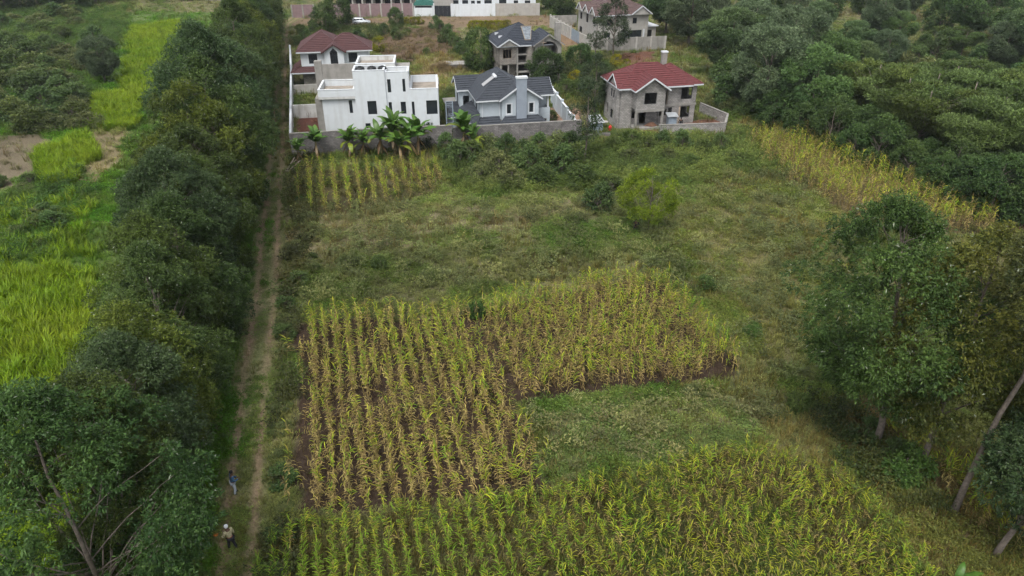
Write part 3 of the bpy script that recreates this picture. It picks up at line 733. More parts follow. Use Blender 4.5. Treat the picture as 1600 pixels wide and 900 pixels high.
rl = np.random.default_rng(5)
def leaf_mesh(name, *a): v, f, c = strip(rl, *a); return np_mesh(name, v, f, M_MAIZE, c)
LG = [leaf_mesh('maize_leaf_green', rl.uniform(.36,.58), .043, rl.uniform(.75,1.1), rl.uniform(.5,1.1), GRNC) for i in range(5)]
LY = [leaf_mesh('maize_leaf_yellow', rl.uniform(.36,.58), .043, rl.uniform(.75,1.1), rl.uniform(.6,1.2), YELC) for i in range(5)]
LT = [leaf_mesh('maize_leaf_dead', rl.uniform(.3,.5), .042, rl.uniform(-.2,.8), 2.0, TANC) for i in range(4)]
ST = []
for i in range(4):
    v, f, c = merge([stalk(rl, 1.8, (.16,.16,.06)), tassel(rl, 1.8, 5, (.24,.21,.08))]); ST.append(np_mesh('maize_stalk', v, f, M_MAIZE, c))
for i in np.where(near)[0]:
    x, y = p[i]; g_ = left[i]; s = random.uniform(.6, .84)
    col_g = g_ < .5
    t = thing('maize_plant', 'leafy maize plant in the nearest rows of the foreground field', 'maize plant', (x, y, float(gz(x, y))), random.uniform(0, 2*PI), 'maize plants in the nearest foreground rows', s)
    link(bpy.data.objects.new('stalk', random.choice(ST)), t)
    for k in range(10):
        u = (k+.5)/10
        if u < .2+.25*g_*random.random()*2: me = random.choice(LT)
        else: me = random.choice(LG if random.random() > g_ else LY)
        o = bpy.data.objects.new('leaf', me); link(o, t); o.location = (0, 0, 1.8*(.18+.78*u)); o.rotation_euler = (random.gauss(0,.1), random.gauss(0,.12), PI*(k % 2)+random.gauss(0,.4))

# ------------------------------------------------------------------ bananas
M_BAN = leaf_mat('banana_leaf', hue_var=.012, val_var=.18, trans=.35, rough=.4, spec=.4)
M_BSTEM = mat('banana_stem', (.14,.125,.06), .8, .4, 3)
def banana_leaf(seed, L=2.3, W=.62, rise=1.0, fall=1.3, col=(.075,.14,.035)):
    r = np.random.default_rng(seed); seg = 9; V = []; F = []; C = []
    x = z = 0.; ang = rise
    pts = []
    for i in range(seg+1):
        t = i/seg; w = 0.03 if t < .12 else W*.5*math.sin(PI*min(1, .12+.88*(t-.12)/.88+.0))**.6 if i < seg else .02
        pts.append((x, z, w)); x += math.cos(ang)*L/seg; z += math.sin(ang)*L/seg; ang -= (rise+fall)/seg*(.5+t)
    for i, (x, z, w) in enumerate(pts):
        dz = w*.35; e = .06*r.normal()*w
        V += [(x+e, -w, z-dz*(1+.4*r.normal())), (x, 0, z), (x-e, w, z-dz*(1+.4*r.normal()))]
        c = np.array(col)*(1+.12*r.normal()); C += [c, c*1.25, c]
    for i in range(seg): F += [(3*i, 3*i+3, 3*i+4, 3*i+1), (3*i+1, 3*i+4, 3*i+5, 3*i+2)]
    return np_mesh('banana_leaf', np.array(V), np.array(F), M_BAN, np.array(C))
BL = [banana_leaf(1, 2.4, .6, 1.4, .3), banana_leaf(2, 2.2, .56, 1.3, .7), banana_leaf(3, 2.0, .54, 1.15, 1.0), banana_leaf(4, 2.3, .6, 1.3, .5, (.095,.17,.042)), banana_leaf(5, 2.1, .64, .9, 1.1, (.085,.155,.036))]
BLY = [banana_leaf(6, 2.0, .6, .5, 1.5, (.20,.24,.05)), banana_leaf(7, 2.0, .55, .4, 1.7, (.17,.21,.045))]
BLD = [banana_leaf(8, 1.6, .3, -.4, 1.1, (.17,.115,.06)), banana_leaf(9, 1.4, .26, -.6, .9, (.13,.09,.05))]
bs = MB(); bs.tube([(0,0,-.1),(.02,.02,.6),(-.02,.03,1.3),(.02,0,1.9),(0,0,2.3)], [.17,.15,.125,.10,.06], 8); BSTEM = bs.mesh('banana_stem', M_BSTEM, True)
def banana(x, y, s, label, nl=10, dead=4, yel=.12, group='banana plants below the compound wall'):
    t = thing('banana_plant', label, 'banana plant', (x, y, float(gz(x, y))), random.uniform(0, 6), group, s)
    link(bpy.data.objects.new('stem', BSTEM), t)
    for i in range(nl):
        o = link(bpy.data.objects.new('leaf', random.choice(BLY if random.random() < yel else BL)), t)
        o.location = (0, 0, 1.75+.5*i/nl); o.rotation_euler = (random.gauss(0,.12), -.35*i/nl+random.gauss(0,.12), i*2.4+random.gauss(0,.2)); k = random.uniform(.8, 1.1); o.scale = (k, k, k)
    for i in range(dead):
        o = link(bpy.data.objects.new('dead_leaf', random.choice(BLD)), t); o.location = (0, 0, 1.5+.15*i); o.rotation_euler = (0, .3, i*1.7+random.random())
for (px, py, s, lb) in [(497,250,1.2,'tall banana plant right of the leaning cut poles at the plot corner'), (468,256,.9,'short banana plant nearest the track, beside the cut poles'),
        (548,246,1.1,'banana plant standing alone between the corner clump and the big clump'), (570,244,.95,'small banana plant at the left edge of the big clump'),
        (597,247,1.3,'banana plant on the left of the big clump by the white house'), (618,243,1.6,'tallest banana plant, in the middle of the big clump'),
        (640,249,1.35,'banana plant on the right of the big clump by the white house'), (655,243,1.35,'rearmost right banana plant of the big clump against the wall'),
        (626,256,1.2,'low banana plant at the front of the big clump'),
        (726,238,1.45,'upright banana plant before the block wall of the grey-roofed house'), (741,242,1.05,'yellow-edged banana plant at the right of the pair by the grey house wall')]:
    x, y = un(px, py); banana(x, y, s, lb, yel=.35 if 'yellow' in lb else .1, nl=18)
x, y = un(1478, 945); banana(x, y, .75, 'young banana plant cut off by the lower right picture edge', 6, 0, .2, None)

# ------------------------------------------------------------------ trees
ORD = ['first','second','third','fourth','fifth','sixth','seventh','eighth','ninth','tenth','eleventh','twelfth','thirteenth','fourteenth','fifteenth','sixteenth','seventeenth','eighteenth','nineteenth','twentieth',
       'twenty-first','twenty-second','twenty-third','twenty-fourth','twenty-fifth','twenty-sixth','twenty-seventh','twenty-eighth','twenty-ninth','thirtieth','thirty-first','thirty-second','thirty-third','thirty-fourth','thirty-fifth','thirty-sixth','thirty-seventh','thirty-eighth','thirty-ninth','fortieth']
HUE = {0: 'dark green', 1: 'olive green', 2: 'grey-green', 3: 'yellow-green'}
x0 = -18.3; y0 = 20.6
plant_tree('silky_oak', 'nearest tree left of the track, bare forked limbs showing', 'tree', OAK_NEAR, x0, y0, 1., 0.0, 'trees in the row left of the track')
yy = 25.2; k = 1
while yy < 178 and k < len(ORD):
    kind = [2,1,2,3,0,1,0,2,1,0,3,0,1,2][k % 14]
    off = (4.9 if yy < 50 else 4.6) + random.uniform(-.6, .9)
    plant_tree('silky_oak', '%s %s feathery tree of the row left of the track, counted from the camera' % (ORD[k], HUE[kind]), 'tree', OAK[kind],
               float(path_x(yy))-off, yy, random.uniform(.95, 1.18)*(1.0 if yy > 55 else (.9 if yy > 40 else .8)), None, 'trees in the row left of the track', random.uniform(.88, 1.12))
    yy += random.uniform(3.8, 4.7); k += 1
# right foreground
RK_ = dict(per=68, K=12, L=.21, W=.07, lr=(.85,1.35))
R_OAK = [make_tree('silky_oak', 91, 16.6, 5.0, 5.6, nl=150, base=(.028,.056,.02), tip=(.095,.155,.05), lean=(-2.4,1.0), trunk_r=.2, **RK_),
         make_tree('silky_oak', 92, 15.6, 4.4, 5.4, nl=125, base=(.042,.06,.02), tip=(.165,.175,.05), lean=(.8,1.2), trunk_r=.19, **RK_),
         make_tree('silky_oak', 93, 18.5, 3.6, 12.5, nl=70, base=(.036,.05,.02), tip=(.13,.14,.05), lean=(1.2,.0), trunk_r=.17, **RK_),
         make_tree('silky_oak', 94, 10.0, 2.7, 3.8, nl=80, base=(.03,.052,.024), tip=(.085,.125,.055), lean=(2.6,.3), trunk_r=.15, **RK_)]
for i, (px, py, s, lb) in enumerate([(1366,702,1.,'tall dark tree with reddish trunk foot, leftmost of the right-hand group'), (1432,738,1.,'olive-topped tree second from left in the right-hand group'),
        (1487,806,1.,'tree with long bare pale trunk leaning out of the right picture edge'), (1552,870,1.,'low dark-crowned tree nearest the camera in the right-hand group')]):
    x, y = un(px, py); plant_tree('silky_oak', lb, 'tree', R_OAK[i], x, y, s, 0.0, 'trees of the right-hand foreground group')
x, y = un(1640, 640); plant_tree('silky_oak', 'tree cut by the right picture edge behind the bare pale trunk', 'tree', OAK[1], x, y, 1., 1., 'trees of the right-hand foreground group')
# single trees among the houses
for nm, lb, pr_, px, py, s, sz in [
    ('light_tree', 'bright light-green bushy tree alone in the meadow', LIGHT, 1012, 362, 1.0, 1),
    ('slender_tree', 'slim tall tree before the wall end between grey and red-roofed houses', SLIM[0], 914, 256, 1.12, 1),
    ('slender_tree', 'loose-crowned tree between the grey-roofed house and red-roofed house', SLIM[1], 928, 178, .85, 1),
    ('slender_tree', 'tall grey-green tree before the brown-roofed house', SLIM[1], 957, 92, 1.2, 1),
    ('slender_tree', 'shorter tree left of the tall one before the brown-roofed house', SLIM[0], 930, 96, 1.05, .8),
    ('dense_tree', 'dark rounded tree left of the unfinished dark-roofed house', DARK[1], 752, 112, .95, 1),
    ('dense_tree', 'green rounded tree at the front right of the unfinished house', DARK[0], 852, 132, .85, 1),
    ('dense_tree', 'bushy tree behind the red-roofed house, beside the yellow shrubs', DARK[0], 905, 112, .7, 1),
    ('dense_tree', 'dark tree beside the silver car', DARK[1], 531, 44, .98, 1),
    ('dense_tree', 'narrow dark tree behind the maroon-roofed house', DARK[1], 511, 56, .9, 1),
    ('dense_tree', 'small dark tree before the pink wall right of the car', DARK[0], 618, 40, .6, 1),
    ('dense_tree', 'dark tree beyond the end of the far block wall', DARK[1], 880, 24, 1.1, 1),
    ('dense_tree', 'dark tree standing behind the far block wall end', DARK[0], 862, 14, 1.1, 1),
    ('broad_tree', 'pale grey-green spreading tree in the left thicket', BROAD[2], 165, 128, .62, 1)]:
    x, y = un(px, py); plant_tree(nm, lb, 'tree', pr_, x, y, s, None, None, sz)
# the wood on the right
def from_left(lst, lb):
    order = sorted(range(len(lst)), key=lambda i: lst[i][0]); rank = {j: k for k, j in enumerate(order)}
    return ['%s %s, counted from the left' % (ORD[rank[i]], lb) for i in range(len(lst))]
def wood(px, py, kind, s, lb, grp):
    pr_ = {'b': BROAD, 'a': ACACIA, 'd': DARK}[kind]; nm = {'b': 'broad_tree', 'a': 'acacia', 'd': 'dense_tree'}[kind]
    x, y = un(px, py); plant_tree(nm, lb, 'tree', random.choice(pr_), x, y, s, None, grp)
for px, py, s, lb in [(1190,182,1.05,'large grey-green crown nearest the red-roofed house in the wood'), (1262,196,1.0,'broad crown just above the upper end of the maize strip'), (1225,140,1.05,'high pale crown in the middle of the near wood'),
        (1285,150,.9,'broad crown right of the high pale crown'), (1135,118,.95,'broad crown behind the red-roofed house chimney'), (1075,72,1.1,'large blue-green crown right of the brown-roofed house'), (1040,52,1.05,'bright broad crown touching the brown-roofed house'),
        (1100,48,1.,'broad crown behind the blue-green one'), (1170,95,.9,'rounded crown left of the open slope')]:
    x, y = un(px, py); plant_tree('broad_tree', lb, 'tree', random.choice(BROAD), x, y, s, None, 'broad crowned trees of the wood')
for px, py, s in [(1120,85,.85),(1160,72,.8),(1195,70,.8)]: wood(px, py, 'a', s, 'yellowish flat-topped tree in the wood behind the red-roofed house', 'flat-topped trees behind the red-roofed house')
L_AC = [(1350,205,.95),(1395,225,1.),(1440,215,1.),(1490,240,1.05),(1535,262,1.),(1580,285,1.),(1425,250,.9),(1380,190,.9),(1470,195,.95),(1530,215,1.),(1600,235,1.),(1560,205,.9),(1510,280,.85),(1620,265,1.)]
LBS = from_left(L_AC, 'flat-topped tree of the layered stand above the maize strip')
for px, py, s in L_AC:
    wood(px, py, 'a', s*1.15, LBS.pop(0), 'flat-topped trees above the maize strip')
L_DK = [(1245,222),(1290,238),(1330,252),(1370,268),(1412,286),(1455,305),(1500,325),(1545,338),(1590,345),(1620,330),(1310,222),(1350,236),(1395,258),(1440,275),(1480,298),(1530,310),(1580,320),(1270,212),(1170,170),(1150,150),(1210,200),(1560,300)]
LBS = from_left(L_DK, 'dark bushy tree along the lower wood edge')
for px, py in L_DK:
    wood(px+random.uniform(-6,6), py+random.uniform(-4,4), 'd', random.uniform(.6,.85), LBS.pop(0), 'dark trees along the wood edge')
L_FR = [(1060,12,1.1),(1110,14,1.2),(1170,20,1.2),(1230,28,1.1),(1290,24,1.2),(1350,22,1.1),(1410,30,1.2),(1465,50,1.1),(1520,60,1.2),(1575,72,1.2),(1610,50,1.1),(1540,28,1.2),(1480,16,1.2),(1600,110,1.),(1370,62,.9),(1200,4,1.2),(1320,4,1.2),(1420,6,1.2),(1020,14,1.),(980,2,1.1),(930,-2,1.1),(1560,4,1.2)]
LBS = from_left(L_FR, 'tree of the far wood along the picture top right')
for px, py, s in L_FR:
    wood(px, py, random.choice('bbd') if px > 1050 else 'd', s, LBS.pop(0), 'far trees at the top right')
# far left top and beyond the far walls
L_FL = [(35,16,1.),(85,12,1.1),(130,14,1.),(10,14,1.1),(60,6,1.2),(105,2,1.1),(150,4,1.2),(200,-4,1.2),(255,-2,1.2),(300,0,1.1),(-30,24,1.2),(-10,2,1.2)]
LBS = from_left(L_FL, 'dark tree along the top left picture edge')
for px, py, s in L_FL:
    wood(px, py, 'd' if s < 1.15 else 'b', s, LBS.pop(0), 'far trees at the top left')
for px in range(-30, 1640, 62):
    if 420 < px < 860: continue
    wood(px+random.uniform(-25,25), -38+random.uniform(-8,8), 'b', random.uniform(1.1,1.5), 'distant tree top cut by the upper picture edge', 'distant trees beyond the view')
# bushes
def bush(px, py, pr_, s, lb, grp=None, cat='bush', sz=1):
    x, y = un(px, py); plant_tree('bush', lb, cat, pr_, x, y, s, None, grp, sz, ('stem','foliage'))
L_BU = [(720,262,1.1),(748,285,1.),(770,262,1.1),(800,290,1.05),(826,270,1.2),(850,290,1.1),(880,272,1.2),(905,290,1.1),(790,245,1.),(845,245,1.),(888,248,1.1),(700,245,1.),(735,250,1.),(815,252,.9),(765,240,1.2),(870,238,1.25),(780,275,1.3),(862,262,1.35),(900,265,1.3)]
LBS = from_left(L_BU, 'leafy bush in the belt below the grey house wall')
for px, py, s in L_BU:
    bush(px, py, random.choice(BUSH), s*1.25, LBS.pop(0), 'bushes below the grey house wall')
L_BR = [(960,235,1.),(985,228,1.1),(1010,238,1.1),(1035,232,1.),(1065,235,1.1),(1095,240,1.),(1125,238,1.),(1045,252,.9),(985,255,1.),(1080,262,.9),(1140,255,.9)]
LBS = from_left(L_BR, 'leafy bush in the weeds below the red-roofed house')
for px, py, s in L_BR:
    bush(px, py, random.choice(BUSH), s, LBS.pop(0), 'bushes below the red-roofed house')
for px, py, s, pr_, lb in [(938,330,1.35,BUSH[2],'large bush left of the light-green meadow tree'), (952,305,1.2,BUSH[0],'bush just behind the light-green meadow tree, upper left'), (1103,452,.62,BUSH_BRIGHT,'small bright green bush right of the drying maize'),
        (1176,525,.55,BUSH_BRIGHT,'low green bush in the meadow right of the drying maize corner'), (1085,618,.5,BUSH[1],'low leafy clump below the drying maize corner'), (1408,745,1.05,BUSH_BRIGHT,'broad-leaved bush at the foot of the second right-hand trunk'),
        (1388,728,.8,BUSH[2],'dark bush left of the broad-leaved bush under the right-hand trees'), (1350,690,.75,BUSH[2],'bush at the foot of the leftmost right-hand tree'), (1245,638,.7,BUSH[0],'pale bush in the grass near the right-hand tree foot'),
        (742,492,.6,BUSH_BRIGHT,'green clump at the back edge of the drying maize'), (545,415,.75,BUSH[1],'grey-green bush in the middle of the left meadow'), (596,420,.7,BUSH[0],'green bush right of the grey-green one in the left meadow'),
        (676,228,1.3,BUSH_DARK,'dark bush right of the big banana clump'), (702,222,1.,BUSH_DARK,'dark bush at the corner of the white house wall'), (536,206,.75,DARK[0],'small young tree before the white house left wall'),
        (860,187,.75,BUSH[0],'round shrub in the paved yard of the grey-roofed house'), (880,178,.35,BUSH_DARK,'small potted-size shrub along the white side wall'),
        (592,80,1.3,BUSH_YELLOW,'bright yellow shrub beside the maroon-roofed house'), (898,128,.9,BUSH_YELLOW,'yellow-green shrub between unfinished and red-roofed houses'), (920,108,.9,BUSH_YELLOW,'yellow-green shrub left of the bright yellow shrubs'), (962,104,1.0,BUSH_YELLOW,'bright yellow shrub just behind the red roof'),
        (978,108,.8,BUSH_YELLOW,'small yellow shrub at the edge of the red soil'), (703,150,.9,BUSH[1],'olive shrub between the white house and grey-roofed house'), (668,86,.75,BUSH[0],'lone shrub on the bare brown plot'), (620,62,1.1,BUSH[2],'green bush at the left edge of the bare brown plot'),
        (600,56,1.1,BUSH[2],'bush on the bank below the silver car'), (1110,165,1.,BUSH[1],'yellow-tipped bush beside the red-roofed house right wall')]:
    if pr_ is DARK[0]: x, y = un(px, py); plant_tree('young_tree', lb, 'tree', pr_, x, y, .32, None, None)
    else: bush(px, py, pr_, s, lb)
for i, (px, py, s_) in enumerate([(884,146,1.2),(905,150,1.3),(872,132,1.1),(915,138,1.2),(940,150,1.),(890,118,1.2),(870,112,1.1),(925,125,1.3),(945,120,1.1),(862,150,1.)]): bush(px, py, random.choice(BUSH), s_, 'leafy bush in the plot between unfinished and red-roofed houses', 'bushes between the houses')
for i, px in enumerate(range(738, 800, 7)): bush(px, 45-.0*i, BUSH_YELLOW, .85, '%s clipped yellow-green shrub from the left in the far wall hedge' % ORD[i], 'hedge before the far block wall', 'hedge')
for i, px in enumerate(range(628, 662, 7)): bush(px, 38, BUSH_YELLOW, .75, '%s yellow-topped hedge shrub from the left before the gatehouse' % ORD[i], 'hedge before the gatehouse', 'hedge')
for px, py in [(688,50),(700,58),(695,66),(708,72),(716,80),(722,88),(680,44)]: bush(px, py, BUSH[2], 1.15, 'green shrub in the row at the right of the bare brown plot', 'shrubs beside the bare brown plot')
for px, py in [(480,66),(500,60),(520,56),(545,60),(465,70),(560,68),(578,66),(470,52),(490,50)]: bush(px, py, random.choice(BUSH), random.uniform(1.,1.4), 'bush on the bank behind the maroon-roofed house', 'bushes behind the maroon-roofed house')
for i in range(85):
    px = random.uniform(-60, 150); py = random.uniform(24, 205)
    bush(px, py, random.choice(BUSH), random.uniform(1.4, 2.5), 'bush in the green thicket at the upper left', 'bushes of the upper left thicket', sz=.75)
for i in range(12):
    px = random.uniform(-40, 110); py = random.uniform(285, 400)
    bush(px, py, random.choice(BUSH), random.uniform(.7, 1.1), 'low bush beside the bare soil at the left edge', 'low bushes at the left edge', sz=.7)
L_SL = [(1300,110,.85),(1340,130,.8),(1380,110,.8),(1430,140,.85),(1480,120,.85),(1330,90,.8),(1540,150,.9),(1590,170,.9),(1500,90,.9),(1440,90,.85),(1400,70,.85),(1560,110,.95),(1620,150,1.),(1270,60,.9),(1240,50,.9),(1350,165,.75),(1460,170,.75),(1520,180,.75)]
LBS = from_left(L_SL, 'tree on the green slope behind the flat-topped stand')
for px, py, s in L_SL:
    wood(px, py, random.choice('bbda'), s*.72, LBS.pop(0), 'trees on the green slope')
for i in range(130):
    t = random.random(); px = random.uniform(1130, 1640); py = random.uniform(40, 175) + (px-1130)/510*random.uniform(0,150)
    bush(px, py, random.choice(BUSH), random.uniform(1.2, 2.1), 'bush among the trees of the right-hand wood', 'bushes of the right-hand wood')
for y_ in np.arange(24, 92, 2.2):
    x_ = float(path_x(y_)) + (random.uniform(1.8, 2.5) if y_ < 53 else random.uniform(2.4, 4.6))
    if random.random() < .75 : plant_tree('bush', 'low bush on the right verge of the track', 'bush', random.choice(BUSH), x_, float(y_), random.uniform(.4,.75), None, 'bushes on the right verge of the track', .65, ('stem','foliage'))
# ------------------------------------------------------------------ buildings
WHITE = mat('white_plaster', (.60,.635,.66), .8, .04, 1.5, .15, 30, (.40,.40,.38), .4)
WHITE_DIRTY = mat('white_plaster_weathered', (.52,.525,.51), .85, .12, 1.2, .15, 30, (.24,.22,.18), .8)
CREAMW = mat('cream_wall', (.36,.345,.32), .85, .1, 1.2, .1, 30, (.3,.27,.22), .5)
PALEBLUE = mat('pale_blue_grey_plaster', (.42,.47,.505), .8, .05, 1.5, .1, 30, (.40,.42,.43), .4)
BLUEGREY = mat('blue_grey_render', (.25,.285,.33), .85, .08, 1.5, .2, 40)
CONC = mat('grey_concrete', (.255,.245,.225), .95, .18, 1.3, .3, 18, (.13,.12,.105), .6)
SCREED = mat('roof_screed', (.275,.24,.20), .95, .25, .9, .25, 12, (.14,.13,.11), .7)
FASCIA = mat('white_painted_fascia', (.58,.605,.63), .5, .04, 3)
TIMBER = mat('weathered_timber', (.22,.18,.14), .9, .3, 4, .3, 20)
BLACK = mat('black_plastic', (.018,.02,.021), .45, .2, 4)
DARKMETAL = mat('dark_grille_metal', (.03,.034,.04), .5, .2, 4, metal=.4)
IRONSHEET = mat('galvanised_sheet', (.42,.45,.47), .45, .15, 2.5, .1, 12, (.25,.22,.2), .4, metal=.35)
BLUEIRON = mat('blue_grey_sheet', (.24,.29,.34), .5, .12, 2.5)
TEAL = mat('teal_canopy', (.04,.15,.125), .6, .15, 2)
PINKW = mat('pink_rendered_wall', (.215,.15,.155), .9, .14, 1.4, .2, 25, (.2,.14,.13), .7)
STONE = block_mat('grey_stone_blocks', (.36,.345,.325), (.255,.245,.235), (.15,.14,.13))
STONE_D = block_mat('dark_stone_blocks', (.235,.22,.215), (.16,.15,.148), (.095,.09,.085))
STONE_B = block_mat('brownish_stone_blocks', (.29,.265,.235), (.20,.182,.165), (.12,.11,.10))
TILE_GREY = mat('charcoal_roof_tile', (.042,.048,.058), .65, .18, 2.2, .2, 30)
TILE_DARK = mat('dark_blue_roof_tile', (.034,.040,.052), .65, .2, 2.2, .2, 30)
TILE_MAROON = mat('maroon_roof_tile', (.078,.036,.036), .7, .16, 2., .2, 30)
TILE_RED = mat('red_roof_tile', (.115,.033,.034), .7, .16, 2., .2, 30)
TILE_BROWN = mat('brown_roof_tile', (.105,.070,.066), .7, .15, 2., .2, 30)
M_GLASS, nt_, b_ = nodes_of('window_glass'); setin(b_, 'Base Color', (.02,.025,.03,1)); setin(b_, 'Roughness', .08); setin(b_, 'Specular IOR Level', .6)

def wall_mb(mb, a, b, z0, z1, holes=(), t=.2):
    """wall from a to b (outside on the right hand), rectangular holes (s0,s1,za,zb) with reveals"""
    a = Vector((a[0], a[1])); b = Vector((b[0], b[1])); L = (b-a).length; d = (b-a)/L; n = Vector((d[1], -d[0]))
    xs = sorted({0., L, *[h[0] for h in holes], *[h[1] for h in holes]}); zs = sorted({z0, z1, *[h[2] for h in holes], *[h[3] for h in holes]})
    xs = [x for x in xs if 0 <= x <= L]; zs = [z for z in zs if z0 <= z <= z1]
    def P(s, z, k): q = a + d*s - n*(t*k); return (q[0], q[1], z)
    nx_, nz_ = len(xs)-1, len(zs)-1
    solid = [[not any(h[0]-1e-6 <= xs[i] and xs[i+1] <= h[1]+1e-6 and h[2]-1e-6 <= zs[j] and zs[j+1] <= h[3]+1e-6 for h in holes) for j in range(nz_)] for i in range(nx_)]
    S = lambda i, j: 0 <= i < nx_ and 0 <= j < nz_ and solid[i][j]
    for i in range(nx_):
        for j in range(nz_):
            if not solid[i][j]: continue
            x0, x1, u0, u1 = xs[i], xs[i+1], zs[j], zs[j+1]
            mb.face([P(x0,u0,0), P(x1,u0,0), P(x1,u1,0), P(x0,u1,0)]); mb.face([P(x1,u0,1), P(x0,u0,1), P(x0,u1,1), P(x1,u1,1)])
            if not S(i-1,j): mb.face([P(x0,u0,1), P(x0,u0,0), P(x0,u1,0), P(x0,u1,1)])
            if not S(i+1,j): mb.face([P(x1,u0,0), P(x1,u0,1), P(x1,u1,1), P(x1,u1,0)])
            if not S(i,j-1): mb.face([P(x0,u0,1), P(x1,u0,1), P(x1,u0,0), P(x0,u0,0)])
            if not S(i,j+1): mb.face([P(x0,u1,0), P(x1,u1,0), P(x1,u1,1), P(x0,u1,1)])

def window(h, a, b, hole, frame=FASCIA, bars=(1,1), fw=.07, inset=.09, glass=True, label=None, name='window', arch=0):
    """frame and glazing bars (one part) with a pane behind them (sub-part)"""
    a = Vector((a[0], a[1])); b = Vector((b[0], b[1])); d = (b-a).normalized(); n = Vector((d[1], -d[0])); s0, s1, z0, z1 = hole
    def P(s, z, off=0): q = a + d*s - n*(inset+off); return (q[0], q[1], z)
    m = MB()
    for s in (s0+fw/2, s1-fw/2): m.bar(P(s, z0), P(s, z1), fw, .06, (n[0], n[1], 0))
    for z in (z0+fw/2, z1-fw/2): m.bar(P(s0+fw, z), P(s1-fw, z), fw, .06, (n[0], n[1], 0))
    nx_, nz_ = bars
    for i in range(1, nx_): s = s0+(s1-s0)*i/nx_; m.bar(P(s, z0+fw), P(s, z1-fw), fw*.6, .05, (n[0], n[1], 0))
    for j in range(1, nz_): z = z0+(z1-z0)*j/nz_; m.bar(P(s0+fw, z, .001), P(s1-fw, z, .001), fw*.6, .047, (n[0], n[1], 0))
    w = m.build(name, frame, h)
    if glass:
        g_ = MB(); g_.face([P(s0+fw*.4, z0+fw*.4, .045), P(s1-fw*.4, z0+fw*.4, .045), P(s1-fw*.4, z1-fw*.4, .045), P(s0+fw*.4, z1-fw*.4, .045)]); g_.build('pane', M_GLASS, w)
    if label: w['label'] = label
    return w

def block(h, x0, x1, y0, y1, z0, z1, m, f=(), r=(), k=(), l=(), t=.2, name='wall', slabs=()):
    """four walls as one part, holes per side (front, right, back, left), floors inside"""
    mb = MB()
    wall_mb(mb, (x0,y0), (x1,y0), z0, z1, f, t); wall_mb(mb, (x1,y0+t), (x1,y1-t), z0, z1, [(a-t,b-t,c,d) for a,b,c,d in r], t)
    wall_mb(mb, (x1,y1), (x0,y1), z0, z1, k, t); wall_mb(mb, (x0,y1-t), (x0,y0+t), z0, z1, [(a-t,b-t,c,d) for a,b,c,d in l], t)
    w = mb.build(name, m, h)
    for z in slabs: MB().box(x0+t+.004, x1-t-.004, y0+t+.004, y1-t-.004, z-.18, z).build('floor_slab', CONC, h)
    return w

def clip_poly(pts, val, lo, hi):
    def cut(P, V, lim, sgn):
        out = []; ov = []
        for i in range(len(P)):
            j = (i+1) % len(P); a, b = V[i]*sgn, V[j]*sgn; l = lim*sgn
            if a <= l: out.append(P[i]); ov.append(V[i])
            if (a < l) != (b < l) and a != b: t = (l-a)/(b-a); out.append(P[i]+(P[j]-P[i])*t); ov.append(lim)
        return out, ov
    P, V = cut(pts, val, hi, 1); 
    if len(P) < 3: return []
    P, V = cut(P, V, lo, -1); return P if len(P) >= 3 else []

def slope(mb, pts, step=.42, lift=.075):
    """one roof plane laid in overlapping courses; the first edge of pts is the eave"""
    P = [Vector(p) for p in pts]; e = (P[1]-P[0]).normalized(); n = e.cross(P[2]-P[0]).normalized()
    if n.z < 0: n = -n
    u = n.cross(e).normalized()
    if u.z < 0: u = -u
    val = [(p-P[0]).dot(u) for p in P]; top = max(val); k = 0
    lo0 = min(val)
    while lo0 + k*step < top-1e-4:
        a, b = lo0+k*step, min(top, lo0+(k+1)*step); q = clip_poly(P, val, a, b)
        if q:
            q2 = [p + n*(lift*(1-((p-P[0]).dot(u)-a)/step)+.006) for p in q]
            f = q2 if (q2[1]-q2[0]).cross(q2[2]-q2[0]).dot(n) > 0 else q2[::-1]
            mb.face(f)
            low = [p for p in q2 if abs((p-P[0]).dot(u)-a) < .05*step+1e-3]
            if len(low) >= 2:
                low.sort(key=lambda p: p.dot(e)); p, s = low[0], low[-1]; mb.face([p - n*(lift+.01), s - n*(lift+.01), s, p])
        k += 1
    mb.face([p - n*.03 for p in P][::-1])          # underside

def roof(h, slopes, m, eaves=(), ridges=(), fascia=FASCIA, fh=.2, name='roof'):
    mb = MB()
    for s in slopes: slope(mb, s)
    r = mb.build(name, m, h)
    if eaves:
        f = MB()
        for a, b in eaves: f.bar((a[0], a[1], a[2]-.07), (b[0], b[1], b[2]-.07), .05, fh)
        f.build('fascia', fascia, r)
    if ridges:
        c = MB()
        for a, b in ridges: c.tube([(a[0],a[1],a[2]+.02), (b[0],b[1],b[2]+.02)], .085, 6)
        c.build('ridge_cap', m, r)
    return r

def hip(x0, x1, y0, y1, ze, tanp, axis='x'):
    if axis == 'x':
        d = (y1-y0)/2; zr = ze+d*tanp; A, B = (x0+d, (y0+y1)/2, zr), (x1-d, (y0+y1)/2, zr)
        c = [(x0,y0,ze),(x1,y0,ze),(x1,y1,ze),(x0,y1,ze)]
        sl = [[c[0],c[1],B,A],[c[1],c[2],B],[c[2],c[3],A,B],[c[3],c[0],A]]
        rg = [(A,B),(c[0],A),(c[3],A),(c[1],B),(c[2],B)]
    else:
        d = (x1-x0)/2; zr = ze+d*tanp; A, B = ((x0+x1)/2, y0+d, zr), ((x0+x1)/2, y1-d, zr)
        c = [(x0,y0,ze),(x1,y0,ze),(x1,y1,ze),(x0,y1,ze)]
        sl = [[c[0],c[1],A],[c[1],c[2],B,A],[c[2],c[3],B],[c[3],c[0],A,B]]
        rg = [(A,B),(c[0],A),(c[1],A),(c[2],B),(c[3],B)]
    return sl, [(c[0],c[1]),(c[1],c[2]),(c[2],c[3]),(c[3],c[0])], rg

